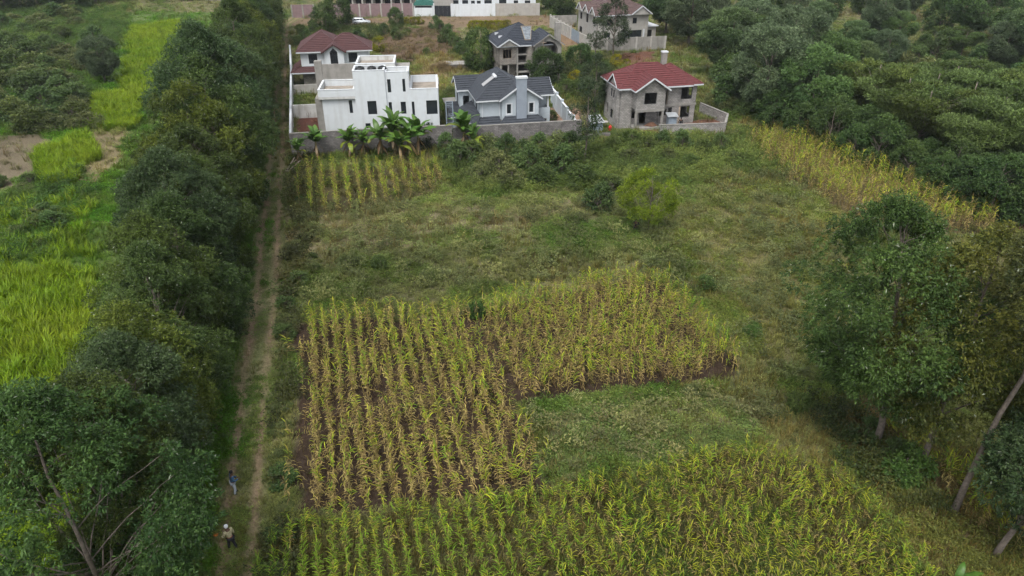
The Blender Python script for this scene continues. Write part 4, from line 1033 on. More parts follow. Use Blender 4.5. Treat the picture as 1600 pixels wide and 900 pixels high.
def gable_y(x0, x1, y0, y1, ze, tanp):
    """ridge along y, open gable at y0"""
    xm = (x0+x1)/2; zr = ze+(x1-x0)/2*tanp
    sl = [[(x0,y1,ze),(x0,y0,ze),(xm,y0,zr),(xm,y1,zr)], [(x1,y0,ze),(x1,y1,ze),(xm,y1,zr),(xm,y0,zr)]]
    return sl, [((x0,y0,ze),(xm,y0,zr)), ((xm,y0,zr),(x1,y0,ze)), ((x0,y0,ze),(x0,y1,ze)), ((x1,y0,ze),(x1,y1,ze))], [((xm,y0,zr),(xm,y1,zr))]
def gable_x(y0, y1, x0, x1, ze, tanp):
    """ridge along x, open gable at x0 (x0 may lie left or right of x1)"""
    ym = (y0+y1)/2; zr = ze+(y1-y0)/2*tanp
    sl = [[(x0,y0,ze),(x1,y0,ze),(x1,ym,zr),(x0,ym,zr)], [(x1,y1,ze),(x0,y1,ze),(x0,ym,zr),(x1,ym,zr)]]
    return sl, [((x0,y0,ze),(x0,ym,zr)), ((x0,ym,zr),(x0,y1,ze)), ((x0,y0,ze),(x1,y0,ze)), ((x0,y1,ze),(x1,y1,ze))], [((x0,ym,zr),(x1,ym,zr))]
def gable_wall(h, x0, x1, y, ze, tanp, m, t=.2, drop=.0):
    xm = (x0+x1)/2; MB().prism([(x0,ze-drop),(x1,ze-drop),(x1,ze),(xm,ze+(x1-x0)/2*tanp),(x0,ze)] if drop else [(x0,ze),(x1,ze),(xm,ze+(x1-x0)/2*tanp)], y, y+t).build('gable_wall', m, h)
def side_gable(h, y0, y1, x, ze, tanp, m, t=.2):
    ym = (y0+y1)/2; zr = ze+(y1-y0)/2*tanp; mb = MB(); A = [(x,y0,ze),(x,y1,ze),(x,ym,zr)]; B = [(x+t,y0,ze),(x+t,y1,ze),(x+t,ym,zr)]
    mb.face(A); mb.face(B[::-1]); mb.face([A[0],B[0],B[1],A[1]][::-1]); mb.face([A[1],B[1],B[2],A[2]][::-1]); mb.face([A[2],B[2],B[0],A[0]][::-1]); mb.build('gable_wall', m, h)

def parapet(h, x0, x1, y0, y1, zf, zt, m, t=.2, name='parapet', cap=WHITE):
    mb = MB(); wall_mb(mb, (x0,y0), (x1,y0), zf, zt, (), t); wall_mb(mb, (x1,y0+t), (x1,y1-t), zf, zt, (), t); wall_mb(mb, (x1,y1), (x0,y1), zf, zt, (), t); wall_mb(mb, (x0,y1-t), (x0,y0+t), zf, zt, (), t)
    p_ = mb.build(name, m, h)
    c = MB(); e = .03; c.box(x0-e, x1+e, y0-e, y0+t+e, zt+.003, zt+.07).box(x0-e, x1+e, y1-t-e, y1+e, zt+.003, zt+.07).box(x0-e, x0+t+e, y0+t+e, y1-t-e, zt+.003, zt+.07).box(x1-t-e, x1+e, y0+t+e, y1-t-e, zt+.003, zt+.07)
    c.build('coping', cap, p_)
    MB().box(x0+t+.004, x1-t-.004, y0+t+.004, y1-t-.004, zf-.2, zf+.12).build('roof_slab', SCREED, h)
    return p_

# ---- white flat-roofed house
hw = thing('white_house', 'modern white flat-roofed house with roof terraces and dark narrow windows', 'house', (-25.2, 94.0, 0), math.radians(6.0))
def holes_windows(h, a, b, hs, **kw):
    for q in hs: window(h, a, b, q, **kw)
fl = [(3.5,3.95,3.75,5.5)]; fm = [(1.55,2.75,3.6,5.42),(1.0,1.7,1.3,2.4)]; fn = [(.25,.7,6.45,8.25),(2.25,2.62,6.5,8.3),(.2,.62,3.6,5.15),(1.8,2.5,3.5,5.15),(1.2,2.3,.9,2.2)]
fr = [(.15,.5,3.25,5.15),(2.1,3.6,3.35,5.25)]; rr = [(.35,1.6,3.35,5.25),(4.,5.2,3.4,5.2)]
block(hw, -.25, 4.15, .35, 5.2, -.3, 5.78, WHITE, f=fl, slabs=(3.0,)); holes_windows(hw, (-.25,.35), (4.15,.35), fl, frame=DARKMETAL)
MB().box(-.6, 4.18, 0.0, 5.6, 5.784, 6.1).build('canopy_slab', WHITE_DIRTY, hw)
parapet(hw, -.6, 4.18, 0.0, 5.6, 6.104, 7.0, WHITE)
block(hw, 4.19, 8.35, -.02, 3.0, -.3, 8.3, WHITE, f=fm, slabs=(3.0,6.0)); holes_windows(hw, (4.19,-.02), (8.35,-.02), fm, frame=DARKMETAL)
parapet(hw, 4.19, 8.35, -.02, 3.0, 8.304, 9.42, WHITE)
block(hw, 8.36, 11.5, .16, 3.2, -.3, 8.2, WHITE, f=fn, slabs=(3.0,6.0)); holes_windows(hw, (8.36,.16), (11.5,.16), fn, frame=DARKMETAL)
parapet(hw, 8.36, 11.5, .16, 3.2, 8.204, 9.12, WHITE)
block(hw, 4.35, 9.6, 3.22, 8.3, -.3, 8.9, WHITE_DIRTY, slabs=(3.0,6.0)); parapet(hw, 4.35, 9.6, 3.22, 8.3, 8.904, 9.6, WHITE_DIRTY)
block(hw, 9.62, 11.3, 3.3, 8.0, -.3, 8.4, CONC); MB().box(9.62, 11.5, 3.25, 8.2, 8.404, 8.6).build('roof_slab', CONC, hw)
block(hw, 11.51, 15.3, .10, 7.8, -.3, 5.8, WHITE, f=fr, r=rr, slabs=(3.0,)); holes_windows(hw, (11.51,.1), (15.3,.1), fr, frame=DARKMETAL); holes_windows(hw, (15.3,.1), (15.3,7.8), rr, frame=DARKMETAL)
parapet(hw, 11.51, 15.3, .10, 7.8, 5.804, 6.82, WHITE)
block(hw, 11.6, 15.4, 7.9, 12.2, -.3, 5.3, WHITE, f=[], r=[(1.,2.,3.4,4.9)], slabs=(3.0,)); MB().box(11.4, 15.5, 7.85, 12.4, 5.304, 5.5).build('roof_slab', CONC, hw)
MB().box(-.9, 4.3, 5.62, 5.86, -.3, 9.15).build('wall', CONC, hw)['label'] = 'unpainted grey rear wall of the terrace'
MB().box(-1.5, -.55, 5.5, 6.3, -.3, 9.6).build('column', CONC, hw)
MB().box(-1.2, -.26, .6, 5.6, -.3, 5.76).build('wall', CONC, hw)['label'] = 'unpainted grey side wall'
for i, x in enumerate((5.05, 6.6, 8.0)):
    w_ = hw.matrix_basis if False else Matrix.Translation(hw.location) @ Matrix.Rotation(math.radians(6), 4, 'Z')
    q = w_ @ Vector((x+.0, 1.9, 8.43))
    t = thing('water_tank', ['black water tank on the white house roof, leftmost of three', 'black water tank on the white house roof, middle of three', 'black water tank on the white house roof, rightmost of three'][i], 'water tank', tuple(q), 0, 'water tanks on the white house roof')
    MB().lathe([(.58,0),(.6,.05),(.6,.28),(.575,.3),(.575,.36),(.6,.38),(.6,.62),(.575,.64),(.575,.7),(.6,.72),(.6,.92),(.5,1.05),(.22,1.12)], n=20).build('body', BLACK, t, True)
    MB().lathe([(.23,1.125),(.23,1.18),(.1,1.21)], n=12).build('lid', BLACK, t, True)

# ---- maroon-roofed house behind it
hm = thing('maroon_house', 'white two-storey house with maroon tiled hip roof and pointed central window', 'house', (-36.0, 123.4, 0), math.radians(9.5))
up = [(1.55,3.0,3.9,5.5)]; up2 = [(.9,2.2,3.9,5.5)]
block(hm, 0, 11.4, 0, 9.0, 3.0, 5.95, WHITE, f=[(1.3,2.75,3.95,5.55),(8.0,9.5,3.95,5.55)], slabs=(3.1,)); 
for q in [(1.3,2.75,3.95,5.55),(8.0,9.5,3.95,5.55)]: window(hm, (0,0), (11.4,0), q, DARKMETAL, (4,3))
block(hm, -.02, 11.38, .02, 8.98, -.3, 2.95, STONE_B, f=[(2.4,3.3,1.2,2.4),(5.,6.,0.,2.2)]); window(hm, (-.02,.02), (11.38,.02), (2.4,3.3,1.2,2.4), FASCIA, (2,1))
block(hm, 4.05, 7.3, -1.0, -.01, -.3, 5.95, WHITE, f=[(.95,2.2,3.7,6.0)]); gable_wall(hm, 4.05, 7.3, -1.0, 5.955, .62, WHITE)
window(hm, (4.05,-1.0), (7.3,-1.0), (.95,2.2,3.7,5.9), DARKMETAL, (3,4), label='tall pointed window with dark grille')
mp_ = MB(); mp_.prism([(5.0,5.96),(6.25,5.96),(5.62,6.62)], -1.03, -1.005); mp_.build('window_head', M_GLASS, hm)
s_, e_, r_ = hip(-.6, 7.8, -.6, 9.4, 6.0, .62, 'y'); roof(hm, s_, TILE_MAROON, e_, r_)
s_, e_, r_ = hip(3.5, 12.1, -.5, 7.0, 6.0, .60, 'x'); roof(hm, s_, TILE_MAROON, e_, r_)
s_, e_, r_ = gable_y(3.6, 7.75, -1.5, 3.0, 5.98, .64); roof(hm, s_, TILE_MAROON, e_[:2], r_, TILE_MAROON)
roof(hm, [[(-1.9,-1.0,2.7),(3.6,-1.0,2.7),(3.6,-.01,3.5),(-.9,-.01,3.5)], [(-1.9,6.0,2.7),(-1.9,-1.0,2.7),(-.02,-.01,3.9),(-.02,6.0,3.9)]], TILE_MAROON, [((-1.9,-1.,2.7),(3.6,-1.,2.7)),((-1.9,6.,2.7),(-1.9,-1.,2.7))], [((-1.9,-1.,2.7),(-.02,-.01,3.6))])
s_, e_, r_ = gable_y(4.9, 6.5, -2.2, -1.02, 3.0, .6); roof(hm, s_, TILE_MAROON, e_[:2], r_)
for x in (5.05, 6.3): MB().box(x, x+.2, -2.1, -1.9, -.3, 2.95).build('column', WHITE, hm)

# ---- grey-roofed house
hg = thing('grey_roofed_house', 'pale blue house with charcoal tiled roofs and a tall blue-grey chimney', 'house', (-4.35, 94.0, 0), math.radians(13.0))
zE = 5.7
block(hg, 0, 7.2, 0, 9.4, 2.9, zE, PALEBLUE, l=[(4.0,5.0,3.3,4.9),(6.2,7.4,3.3,4.9)]); window(hg, (0,9.4), (0,0), (4.0,5.0,3.3,4.9), DARKMETAL, (2,2)); window(hg, (0,9.4), (0,0), (6.2,7.4,3.3,4.9), DARKMETAL, (2,2))
gf = [(1.2,2.4,1.0,2.2),(3.4,4.3,1.0,2.2),(7.0,8.3,.6,2.2)]
block(hg, .02, 8.4, -.28, 9.3, -.3, 2.85, STONE_B, f=gf)
for q in gf: window(hg, (.02,-.28), (8.4,-.28), q, DARKMETAL, (3,2))
gw = [(.65,1.3,3.75,5.1),(3.75,4.4,3.75,5.1)]
block(hg, 2.95, 8.05, -.6, -.02, 2.9, zE, PALEBLUE, f=gw); gable_wall(hg, 2.95, 8.05, -.6, zE+.005, .66, PALEBLUE)
for q in gw:
    window(hg, (2.95,-.6), (8.05,-.6), q, FASCIA, (1,1), fw=.05)
    m = MB(); x0_, x1_ = 2.95+q[0], 2.95+q[1]
    m.box(x0_-.14, x0_, -.64, -.603, q[2]-.14, q[3]+.14).box(x1_, x1_+.14, -.64, -.603, q[2]-.14, q[3]+.14).box(x0_, x1_, -.64, -.603, q[3], q[3]+.14).box(x0_, x1_, -.64, -.603, q[2]-.14, q[2]); m.build('window_surround', FASCIA, hg)
c_ = MB(); c_.box(4.85, 6.25, -1.15, -.605, -.2, 8.5).build('chimney', BLUEGREY, hg)
MB().box(4.78, 6.32, -1.22, -.53, 8.505, 8.75).build('chimney_cap', FASCIA, hg)
s_, e_, r_ = hip(-.55, 7.7, -.55, 9.9, zE, .7, 'y'); roof(hg, s_, TILE_GREY, e_, r_)
s_, e_, r_ = gable_y(2.5, 8.5, -1.05, 4.5, zE, .66); roof(hg, s_, TILE_GREY, e_[:2]+[((8.5,-1.05,zE),(8.5,.8,zE))], r_)
s_, e_, r_ = gable_x(.7, 6.3, 10.6, 4.0, zE, .60); roof(hg, s_, TILE_GREY, e_[:3], r_); side_gable(hg, 1.2, 5.8, 9.95, zE, .60, PALEBLUE)
block(hg, 7.22, 10.15, 3.0, 5.8, 2.9, zE, PALEBLUE); block(hg, 8.42, 10.15, 1.15, 5.8, -.3, 2.88, PALEBLUE, f=[(.4,1.3,.3,2.3)]); window(hg, (8.42,1.15), (10.15,1.15), (.4,1.3,.3,2.3), TIMBER, (3,2))
MB().box(8.06, 10.15, 1.15, 1.3, 2.9, 3.8).box(10.0, 10.15, 1.304, 3.0, 2.9, 3.8).build('balcony_parapet', PALEBLUE, hg)
MB().box(9.75, 9.98, 1.18, 1.4, 3.804, zE).build('column', FASCIA, hg)
s_, e_, r_ = gable_x(5.6, 10.4, -2.2, 3.6, zE, .60); roof(hg, s_, TILE_GREY, e_[:3], r_); side_gable(hg, 6.0, 10., -1.75, zE, .60, PALEBLUE); block(hg, -1.75, -.01, 6.0, 10., -.3, zE, PALEBLUE, f=[(.5,1.4,3.2,4.8)], l=[(1.2,2.4,3.2,4.8)]); window(hg, (-1.75,10.), (-1.75,6.), (1.2,2.4,3.2,4.8), DARKMETAL, (2,2))
zs_ = 2.62
roof(hg, [[(-.6,-1.35,zs_),(2.7,-1.35,zs_),(2.7,-.01,3.4),(-.0,-.01,3.4)], [(2.4,-1.85,zs_),(8.9,-1.85,zs_),(7.9,-.61,3.45),(3.4,-.61,3.45)], [(8.9,-1.85,zs_),(8.9,.9,zs_),(8.07,.9,3.1),(7.9,-.61,3.45)], [(2.4,-1.3,zs_),(2.4,-1.85,zs_),(3.4,-.61,3.45)]], TILE_GREY,
     [((-.6,-1.35,zs_),(2.4,-1.35,zs_)),((2.4,-1.85,zs_),(8.9,-1.85,zs_)),((8.9,-1.85,zs_),(8.9,.9,zs_)),((2.4,-1.3,zs_),(2.4,-1.85,zs_))], [((2.4,-1.85,zs_),(3.4,-.61,3.45)),((8.9,-1.85,zs_),(7.9,-.61,3.45))])
roof(hg, [[(-3.4,6.0,2.5),(-.6,-1.35,zs_),(-.01,-.01,3.9),(-.01,6.0,4.1)], [(-3.6,6.0,2.5),(-3.4,5.8,2.5),(-.01,5.9,4.1),(-.01,6.,4.1)]][:1], TILE_GREY, [((-3.4,6.,2.5),(-.6,-1.35,zs_))], [((-.6,-1.35,zs_),(-.01,-.01,3.9))])
for x in (.35, 2.7): MB().tube([(x,-.07,zE-.1),(x,-.07,3.4)], .05, 8).build('downpipe', FASCIA, hg)
# solar water heater on the left slope
a_ = math.atan(.62); sp = MB(); q0 = Vector((1.5, 4.0, zE+2.05*.62+.12)); sp.face([(1.0,2.3,zE+1.55*.7+.16),(1.0,3.6,zE+1.55*.7+.16),(2.5,3.6,zE+3.05*.7+.16),(2.5,2.3,zE+3.05*.7+.16)][::-1])
sp.face([(1.0,2.3,zE+1.55*.7+.1),(1.0,3.6,zE+1.55*.7+.1),(2.5,3.6,zE+3.05*.7+.1),(2.5,2.3,zE+3.05*.7+.1)])
sp.build('solar_collector', mat('collector_grey', (.33,.33,.335), .35, .1, 2), hg); tk = MB(); tk.tube([(2.7,2.25,zE+2.4),(2.7,3.65,zE+2.4)], .22, 12); tk.build('heater_tank', FASCIA, hg, True)
# outbuilding between the two houses
ho = thing('outbuilding', 'small dark-roofed outbuilding with grey slab between white and grey-roofed houses', 'outbuilding', (-8.3, 97.0, 0), math.radians(13))
block(ho, 0, 2.6, 0, 4.2, -.3, 2.6, BLUEIRON, f=[(.5,1.5,.2,2.2)]); roof(ho, [[(-.3,-.4,2.65),(2.9,-.4,2.65),(2.9,4.4,3.5),(-.3,4.4,3.5)]], TILE_GREY, [((-.3,-.4,2.65),(2.9,-.4,2.65))])
MB().box(-.3, 3.2, 4.6, 8.2, 2.9, 3.1).build('roof_slab', CONC, ho); block(ho, 0, 3., 4.7, 8., -.3, 2.89, CONC)
ts = thing('steel_tower', 'blue steel scaffold frame standing beside the white house', 'scaffold', (-8.9, 94.6, 0), math.radians(8))
for x, y in ((0,0),(.9,0),(.9,.9),(0,.9)): MB().tube([(x,y,-.1),(x,y,5.2)], .05, 6).build('post', BLUEIRON, ts)
for z in (1.0,2.2,3.4,4.6,5.1):
    for a, b in (((0,0),(.9,0)),((.9,0),(.9,.9)),((.9,.9),(0,.9)),((0,.9),(0,0))): MB().bar((*a,z),(*b,z),.05).build('brace', BLUEIRON, ts)

# ---- unfinished stone house with dark roof
hu = thing('unfinished_house', 'unfinished grey stone house with dark blue roof, open balconies and big arch', 'house', (-2.1, 127.6, 0), math.radians(14))
zU = 6.1
block(hu, 0, 3.0, 0, 9., 2.9, zU, STONE_B, f=[(.5,2.1,3.9,5.5)], slabs=(2.95,)); window(hu, (0,0), (3.,0), (.5,2.1,3.9,5.5), TIMBER, (3,1), glass=False)
block(hu, .3, 3.0, 1.2, 8.9, -.3, 2.88, STONE_B, f=[(.4,1.6,0.,2.4)])
for x in (.02, 1.4): MB().box(x, x+.25, .05, .3, -.3, 2.75).build('column', CONC, hu)
gable_wall(hu, 0, 3.0, -.52, zU-.02, .64, CONC)
block(hu, 3.02, 5.4, 1.2, 9., -.3, zU, STONE_B, f=[(.1,2.2,3.3,5.7),(.1,2.2,.3,2.4)])
for z in (3.0, 1.5, 4.55): MB().box(3.02, 5.6, .0, 1.19, z-.2, z).build('landing_slab', CONC, hu)
for x in (3.03, 5.42): MB().box(x, x+.26, -.02, .24, -.3, zU).build('column', CONC, hu)
ap = MB()   # gabled front with a large arch
xa0, xa1, ya, zb = 6.1, 10.9, -1.2, 3.0
xm_, ra = (xa0+xa1)/2, 1.75
pts = [(xa0,zb),(xm_-ra,zb),(xm_-ra,5.0)] + [(xm_-ra*math.cos(t), 5.0+ra*math.sin(t)) for t in np.linspace(0, PI, 17)[1:-1]] + [(xm_+ra,5.0),(xm_+ra,zb),(xa1,zb)]
top = lambda x: zU + ((xa1-xa0)/2 - abs(x-xm_))*.66
for (x0_, z0_), (x1_, z1_) in zip(pts[:-1], pts[1:]):
    if abs(x1_-x0_) < 1e-6: continue
    q = [(x0_,z0_),(x1_,z1_),(x1_,top(x1_)),(x0_,top(x0_))]; ap.prism(q, ya, ya+.3)
ap.build('arched_front', CONC, hu)
block(hu, 5.7, 11.0, 1.0, 8.5, -.3, zU, STONE_B, f=[(.6,1.6,3.5,5.4),(2.2,3.6,3.4,5.5),(4.0,4.8,3.5,5.4),(1.,2.4,.2,2.3)], slabs=(3.,))
MB().box(5.72, 10.95, ya, .99, 2.75, 2.99).build('balcony_slab', CONC, hu)
for x in (6.15, 6.6, 10.2, 10.6): MB().box(x, x+.22, ya+.05, ya+.27, -.3, 2.745).build('column', CONC, hu)
MB().lathe([(.95,3.0),(.95,5.9)], (5.75,.5,0), 14).build('round_tower', STONE_B, hu)
s_, e_, r_ = hip(-.6, 9.6, -.4, 9.6, zU, .60, 'x'); roof(hu, s_, TILE_DARK, e_, r_)
s_, e_, r_ = gable_y(-.5, 3.5, -.7, 3.5, zU, .6); roof(hu, s_, TILE_DARK, e_[:2], r_)
s_, e_, r_ = gable_y(5.6, 11.4, -1.6, 5.0, zU, .66); roof(hu, s_, TILE_DARK, e_[:2], r_, CONC)
fr_ = MB(); zz = lambda y: zU+(y+.4)*.6+.13
for a, b in (((4.7,.6),(4.7,3.6)),((4.7,3.6),(6.6,3.6)),((5.7,.6),(6.6,3.6)),((4.7,.6),(5.7,.6))): fr_.bar((a[0],a[1],zz(a[1])),(b[0],b[1],zz(b[1])),.12)
fr_.build('dormer_framing', TIMBER, hu); MB().face([(4.75,.65,zz(.65)-.03),(5.7,.65,zz(.65)-.03),(6.5,3.55,zz(3.55)-.03),(4.75,3.55,zz(3.55)-.03)]).build('roof_membrane', mat('pale_roof_membrane', (.15,.17,.19), .7, .35, 2), hu)
MB().box(10.6, 11.6, 1.6, 2.4, 0, 9.3).build('chimney', CONC, hu)
for y in (3.2, 6.2): MB().box(.5, 1.2, y, y+.12, zU+.7, zU+1.15).build('roof_vent', FASCIA, hu)

# ---- red-roofed stone house
hr = thing('red_roofed_house', 'unplastered grey stone house with red tiled roof and white fascias', 'house', (17.5, 98.7, 0), math.radians(12.5))
zR = 5.75
fw_ = [(1.15,3.0,3.75,5.35)]
block(hr, 0, 4.3, 0, 8.6, 2.95, zR, STONE, f=fw_, slabs=(3.0,)); window(hr, (0,0), (4.3,0), fw_[0], DARKMETAL, (2,1), glass=False)
gable_wall(hr, 0, 4.3, 0, zR+.005, .64, STONE); MB().box(-.02, 4.32, -.03, .25, 2.65, 2.945).build('beam', CONC, hr)
block(hr, .02, 4.28, 2.2, 8.5, -.3, 2.64, STONE, f=[(.3,1.1,1.2,2.2),(1.5,2.5,0.,2.2)])
for x in (.0, 4.0): MB().box(x, x+.3, 0., .3, -.3, 2.645).build('column', CONC, hr)
MB().box(.02, 4.3, .1, 2.19, -.3, .35).build('porch_floor', CONC, hr)
rf = [(3.3,5.0,3.6,5.3),(.15,1.3,3.0,5.4),(3.2,4.9,.9,2.55),(1.5,2.1,1.8,2.5),(.15,1.3,1.3,2.3)]
block(hr, 4.32, 10.0, 2.0, 8.8, -.3, zR, STONE, f=rf, r=[(1.,2.4,3.6,5.2),(1.,2.4,.9,2.4)], slabs=(3.0,))
for q in rf[:1]+rf[2:4]: window(hr, (4.32,2.), (10.,2.), q, DARKMETAL, (2,1), glass=False)
st_ = MB()
for x in (4.6, 4.85, 5.2, 5.5): st_.bar((x,2.05,3.0),(x,2.05,5.4),.06)
st_.build('stair_grille', TIMBER, hr)
MB().box(4.2, 10.1, 1.93, 1.995, 2.7, 2.98).build('ring_beam', CONC, hr)
lw = [(2.9,3.5,3.8,5.1),(3.75,4.35,3.8,5.1),(2.3,3.7,1.0,2.3)]
block(hr, -1.7, -.02, 1.6, 8.4, -.3, zR, STONE, f=[], l=[(2.9,3.5,3.8,5.1),(3.75,4.35,3.8,5.1),(3.4,4.6,.9,2.2),(1.0,1.9,.9,2.3)], slabs=(3.0,))
bw = [(.7,1.3,3.9,5.1),(1.65,2.25,3.9,5.1),(1.0,2.1,.9,2.2)]
block(hr, -2.1, -1.72, 2.0, 5.6, -.3, zR, STONE, l=bw, t=.18)
for q in bw: window(hr, (-2.1,5.6), (-2.1,2.0), q, DARKMETAL, (1,1))
side_gable(hr, 2.0, 5.6, -2.1, zR+.005, .76, STONE)
s_, e_, r_ = hip(-2.2, 9.0, 1.2, 9.4, zR, .62, 'x'); roof(hr, s_, TILE_RED, e_, r_)
s_, e_, r_ = hip(3.0, 10.7, 1.5, 9.0, zR+.02, .60, 'x'); roof(hr, s_, TILE_RED, e_, r_)
s_, e_, r_ = gable_y(-.5, 4.8, -.6, 6.0, zR, .66); roof(hr, s_, TILE_RED, e_, r_)
s_, e_, r_ = gable_x(1.7, 5.9, -2.4, 2.5, zR, .78); roof(hr, s_, TILE_RED, e_[:2], r_)
MB().box(6.65, 7.4, 7.6, 8.2, 3., 9.05).build('chimney', CONC, hr); MB().box(6.57, 7.48, 7.52, 8.28, 9.055, 9.25).build('chimney_cap', FASCIA, hr)

# ---- brown-roofed house further back
hb = thing('brown_roofed_house', 'large pale house with brown tiled roof and row of white-edged gables', 'house', (18.6, 160.4, 0), math.radians(17))
zB = 6.0
block(hb, 0, 12.0, 0, 11.5, -.3, zB, CREAMW, f=[(7.0,10.6,.2,2.6),(8.2,9.2,4.0,5.2),(1.5,3.,.8,2.4),(2.,3.4,3.8,5.2)], l=[(1.2,2.4,3.9,5.3),(1.0,2.6,.8,2.3),(4.8,6.0,3.7,5.5),(8.6,9.8,3.9,5.4)], slabs=(3.0,))
for q in [(8.2,9.2,4.0,5.2),(1.5,3.,.8,2.4),(2.,3.4,3.8,5.2)]: window(hb, (0,0), (12.,0), q, DARKMETAL, (2,2))
for q in [(1.2,2.4,3.9,5.3),(1.0,2.6,.8,2.3),(4.8,6.0,3.7,5.5),(8.6,9.8,3.9,5.4)]: window(hb, (0,11.5), (0,0), q, DARKMETAL, (2,2))
window(hb, (0,0), (12.,0), (7.0,10.6,.2,2.6), DARKMETAL, (3,1), label='wide dark ground-floor opening')
s_, e_, r_ = hip(-.5, 12.5, -.5, 12., zB, .62, 'x'); roof(hb, s_, TILE_BROWN, e_, r_)
for y0_ in (.3, 4.2, 7.9):
    s_, e_, r_ = gable_x(y0_-.3, y0_+3.1, -.85, 3.0, zB, .95); roof(hb, s_, TILE_BROWN, e_[:2], r_); side_gable(hb, y0_, y0_+2.8, -.66, zB-.1, .98, CREAMW)
s_, e_, r_ = gable_y(7.4, 12.4, -.9, 5., zB, .7); roof(hb, s_, TILE_BROWN, e_[:2], r_); gable_wall(hb, 7.8, 12., -.68, zB-.1, .74, CREAMW)
block(hb, 12.02, 14.6, 1., 8., -.3, 3., CREAMW, f=[(.4,1.6,.1,2.3)]); MB().box(11.9, 15., .6, 8.3, 3.005, 3.2).build('roof_slab', FASCIA, hb)
for x in (6.8, 10.75): MB().box(x, x+.3, -.5, -.2, -.3, 2.8).build('column', FASCIA, hb)

# ---- boundary walls
def bwall(label, pts, z1, m, name='boundary_wall', t=.22, pillar=None, cap=None, ph=.0, steps=None, cat='wall', z0=-.4, group=None):
    """a run of wall through pts, thickened, with pillars and coping as parts"""
    P = [Vector(p) for p in pts]; o = thing(name, label, cat, (P[0][0], P[0][1], 0), 0, group)
    P = [p - P[0] for p in P]
    for i in range(len(P)-1):
        a, b = P[i], P[i+1]; d = (b-a).normalized(); L = (b-a).length; n = max(1, int(round(L/3.0)))
        h0, h1 = (z1, z1) if steps is None else (steps[i], steps[i])
        for k in range(n):
            p = a + d*(L*k/n); q = a + d*(L*(k+1)/n); hh = h0
            p2 = p + d*(.0 if k or i == 0 else .0)
            MB().bar((p[0],p[1],(z0+hh)/2), (q[0],q[1],(z0+hh)/2), t, hh-z0).build('wall_panel', m, o)
            if cap: MB().bar((p[0],p[1],hh+.045), (q[0],q[1],hh+.045), t+.08, .08).build('coping', cap, o)
            if pillar: MB().box(p[0]-.19, p[0]+.19, p[1]-.19, p[1]+.19, z0, hh+ph+.02).build('pillar', pillar, o)
        if pillar and i == len(P)-2: MB().box(b[0]-.19, b[0]+.19, b[1]-.19, b[1]+.19, z0, h1+ph+.02).build('pillar', pillar, o)
    return o
bwall('grey block wall behind the bananas, before the white house', [(-28.6,88.0),(-17.,90.3),(-8.0,91.6)], 3.0, STONE_D, cap=CONC)
bwall('dark stone wall with pale coping before the grey-roofed house', [(-7.6,90.6),(-4.9,91.2),(9.3,93.9)], 3.0, STONE_D, pillar=STONE_D, cap=CONC)
bwall('white boundary wall along the dirt track', [(-29.2,90.5),(-38.9,126.5),(-45.,148.)], 2.3, WHITE_DIRTY, cap=WHITE)
bwall('white stepped side wall with grey base beside the grey-roofed house', [(9.35,95.2),(8.75,98.6),(8.15,102.),(7.55,105.4),(6.95,108.8),(6.35,112.2)], 2.3, PALEBLUE, pillar=PALEBLUE, cap=FASCIA, ph=.25, steps=[1.9,2.1,2.3,2.5,2.7])
bwall('low stone wall round the yard of the red-roofed house', [(20.6,96.6),(30.1,97.6),(31.6,102.),(29.0,108.)], 1.5, STONE, cap=CONC)
bwall('low rough stone wall end between the metal shed and red-roofed house', [(10.3,94.2),(13.6,95.0)], 1.0, STONE_D)
bwall('grey panelled wall before the brown-roofed house', [(17.0,154.2),(20.,153.6),(32.5,155.5)], 2.7, CONC, pillar=CREAMW)
bwall('pale cream wall descending to the blue gate of the brown-roofed house', [(9.4,182.),(11.4,174.),(13.3,166.6)], 2.6, CREAMW, pillar=CREAMW, ph=.3)
bwall('cream wall between the blue gate and the grey panelled wall', [(14.9,160.4),(16.6,154.6)], 2.5, CREAMW, pillar=CREAMW)
bwall('grey rear wall beside the brown-roofed house', [(9.6,182.4),(16.,183.4)], 2.6, CONC)
bwall('low grey wall crossing the yard behind the white house', [(-36.6,118.6),(-27.5,120.4)], 1.6, CREAMW)
bwall('grey dividing wall in the yard left of the white house', [(-33.0,105.),(-26.4,106.2)], 2.0, WHITE_DIRTY)
bwall('pink rendered wall with grey pillars behind the silver car', [(-57.5,195.6),(-51.9,196.)], 3.2, PINKW, pillar=CONC)
bwall('long pink rendered wall below the columned building', [(-48.6,196.6),(-43.,197.2),(-26.2,198.4)], 3.2, PINKW, pillar=CREAMW)
bwall('white perimeter wall right of the dark gate', [(-16.0,197.8),(-4.6,198.6)], 3.1, WHITE, pillar=WHITE)
bwall('beige perimeter wall at the far right of the white wall', [(-4.3,198.7),(7.2,199.4)], 3.1, CREAMW, pillar=CREAMW)
go_ = thing('blue_gate', 'blue-grey sheet metal gate in the cream wall', 'gate', (13.4,166.4,0), math.atan2(-5.8,1.4))
for i in range(4): MB().box(.15+i*1.4, 1.5+i*1.4, -.03, .03, .05, 2.5).build('gate_panel', BLUEIRON, go_)
for x in (-.05, 5.85): MB().box(x, x+.15, -.1, .1, -.2, 2.7).build('gate_post', CREAMW, go_)
gt = thing('dark_gate', 'dark metal gate beside the white gatehouse', 'gate', (-20.4, 197.6, 0), math.radians(1))
for i in range(4): MB().box(i*1.1, i*1.1+1.08, -.04, .04, .05, 2.7).build('gate_panel', DARKMETAL, gt)
for x in (-.35, 4.42): MB().box(x, x+.3, -.15, .15, -.2, 3.3).build('gate_post', WHITE, gt)
gh = thing('gatehouse', 'white gatehouse with rounded green roof left of the dark gate', 'gatehouse', (-25.9, 198.2, 0), math.radians(1))
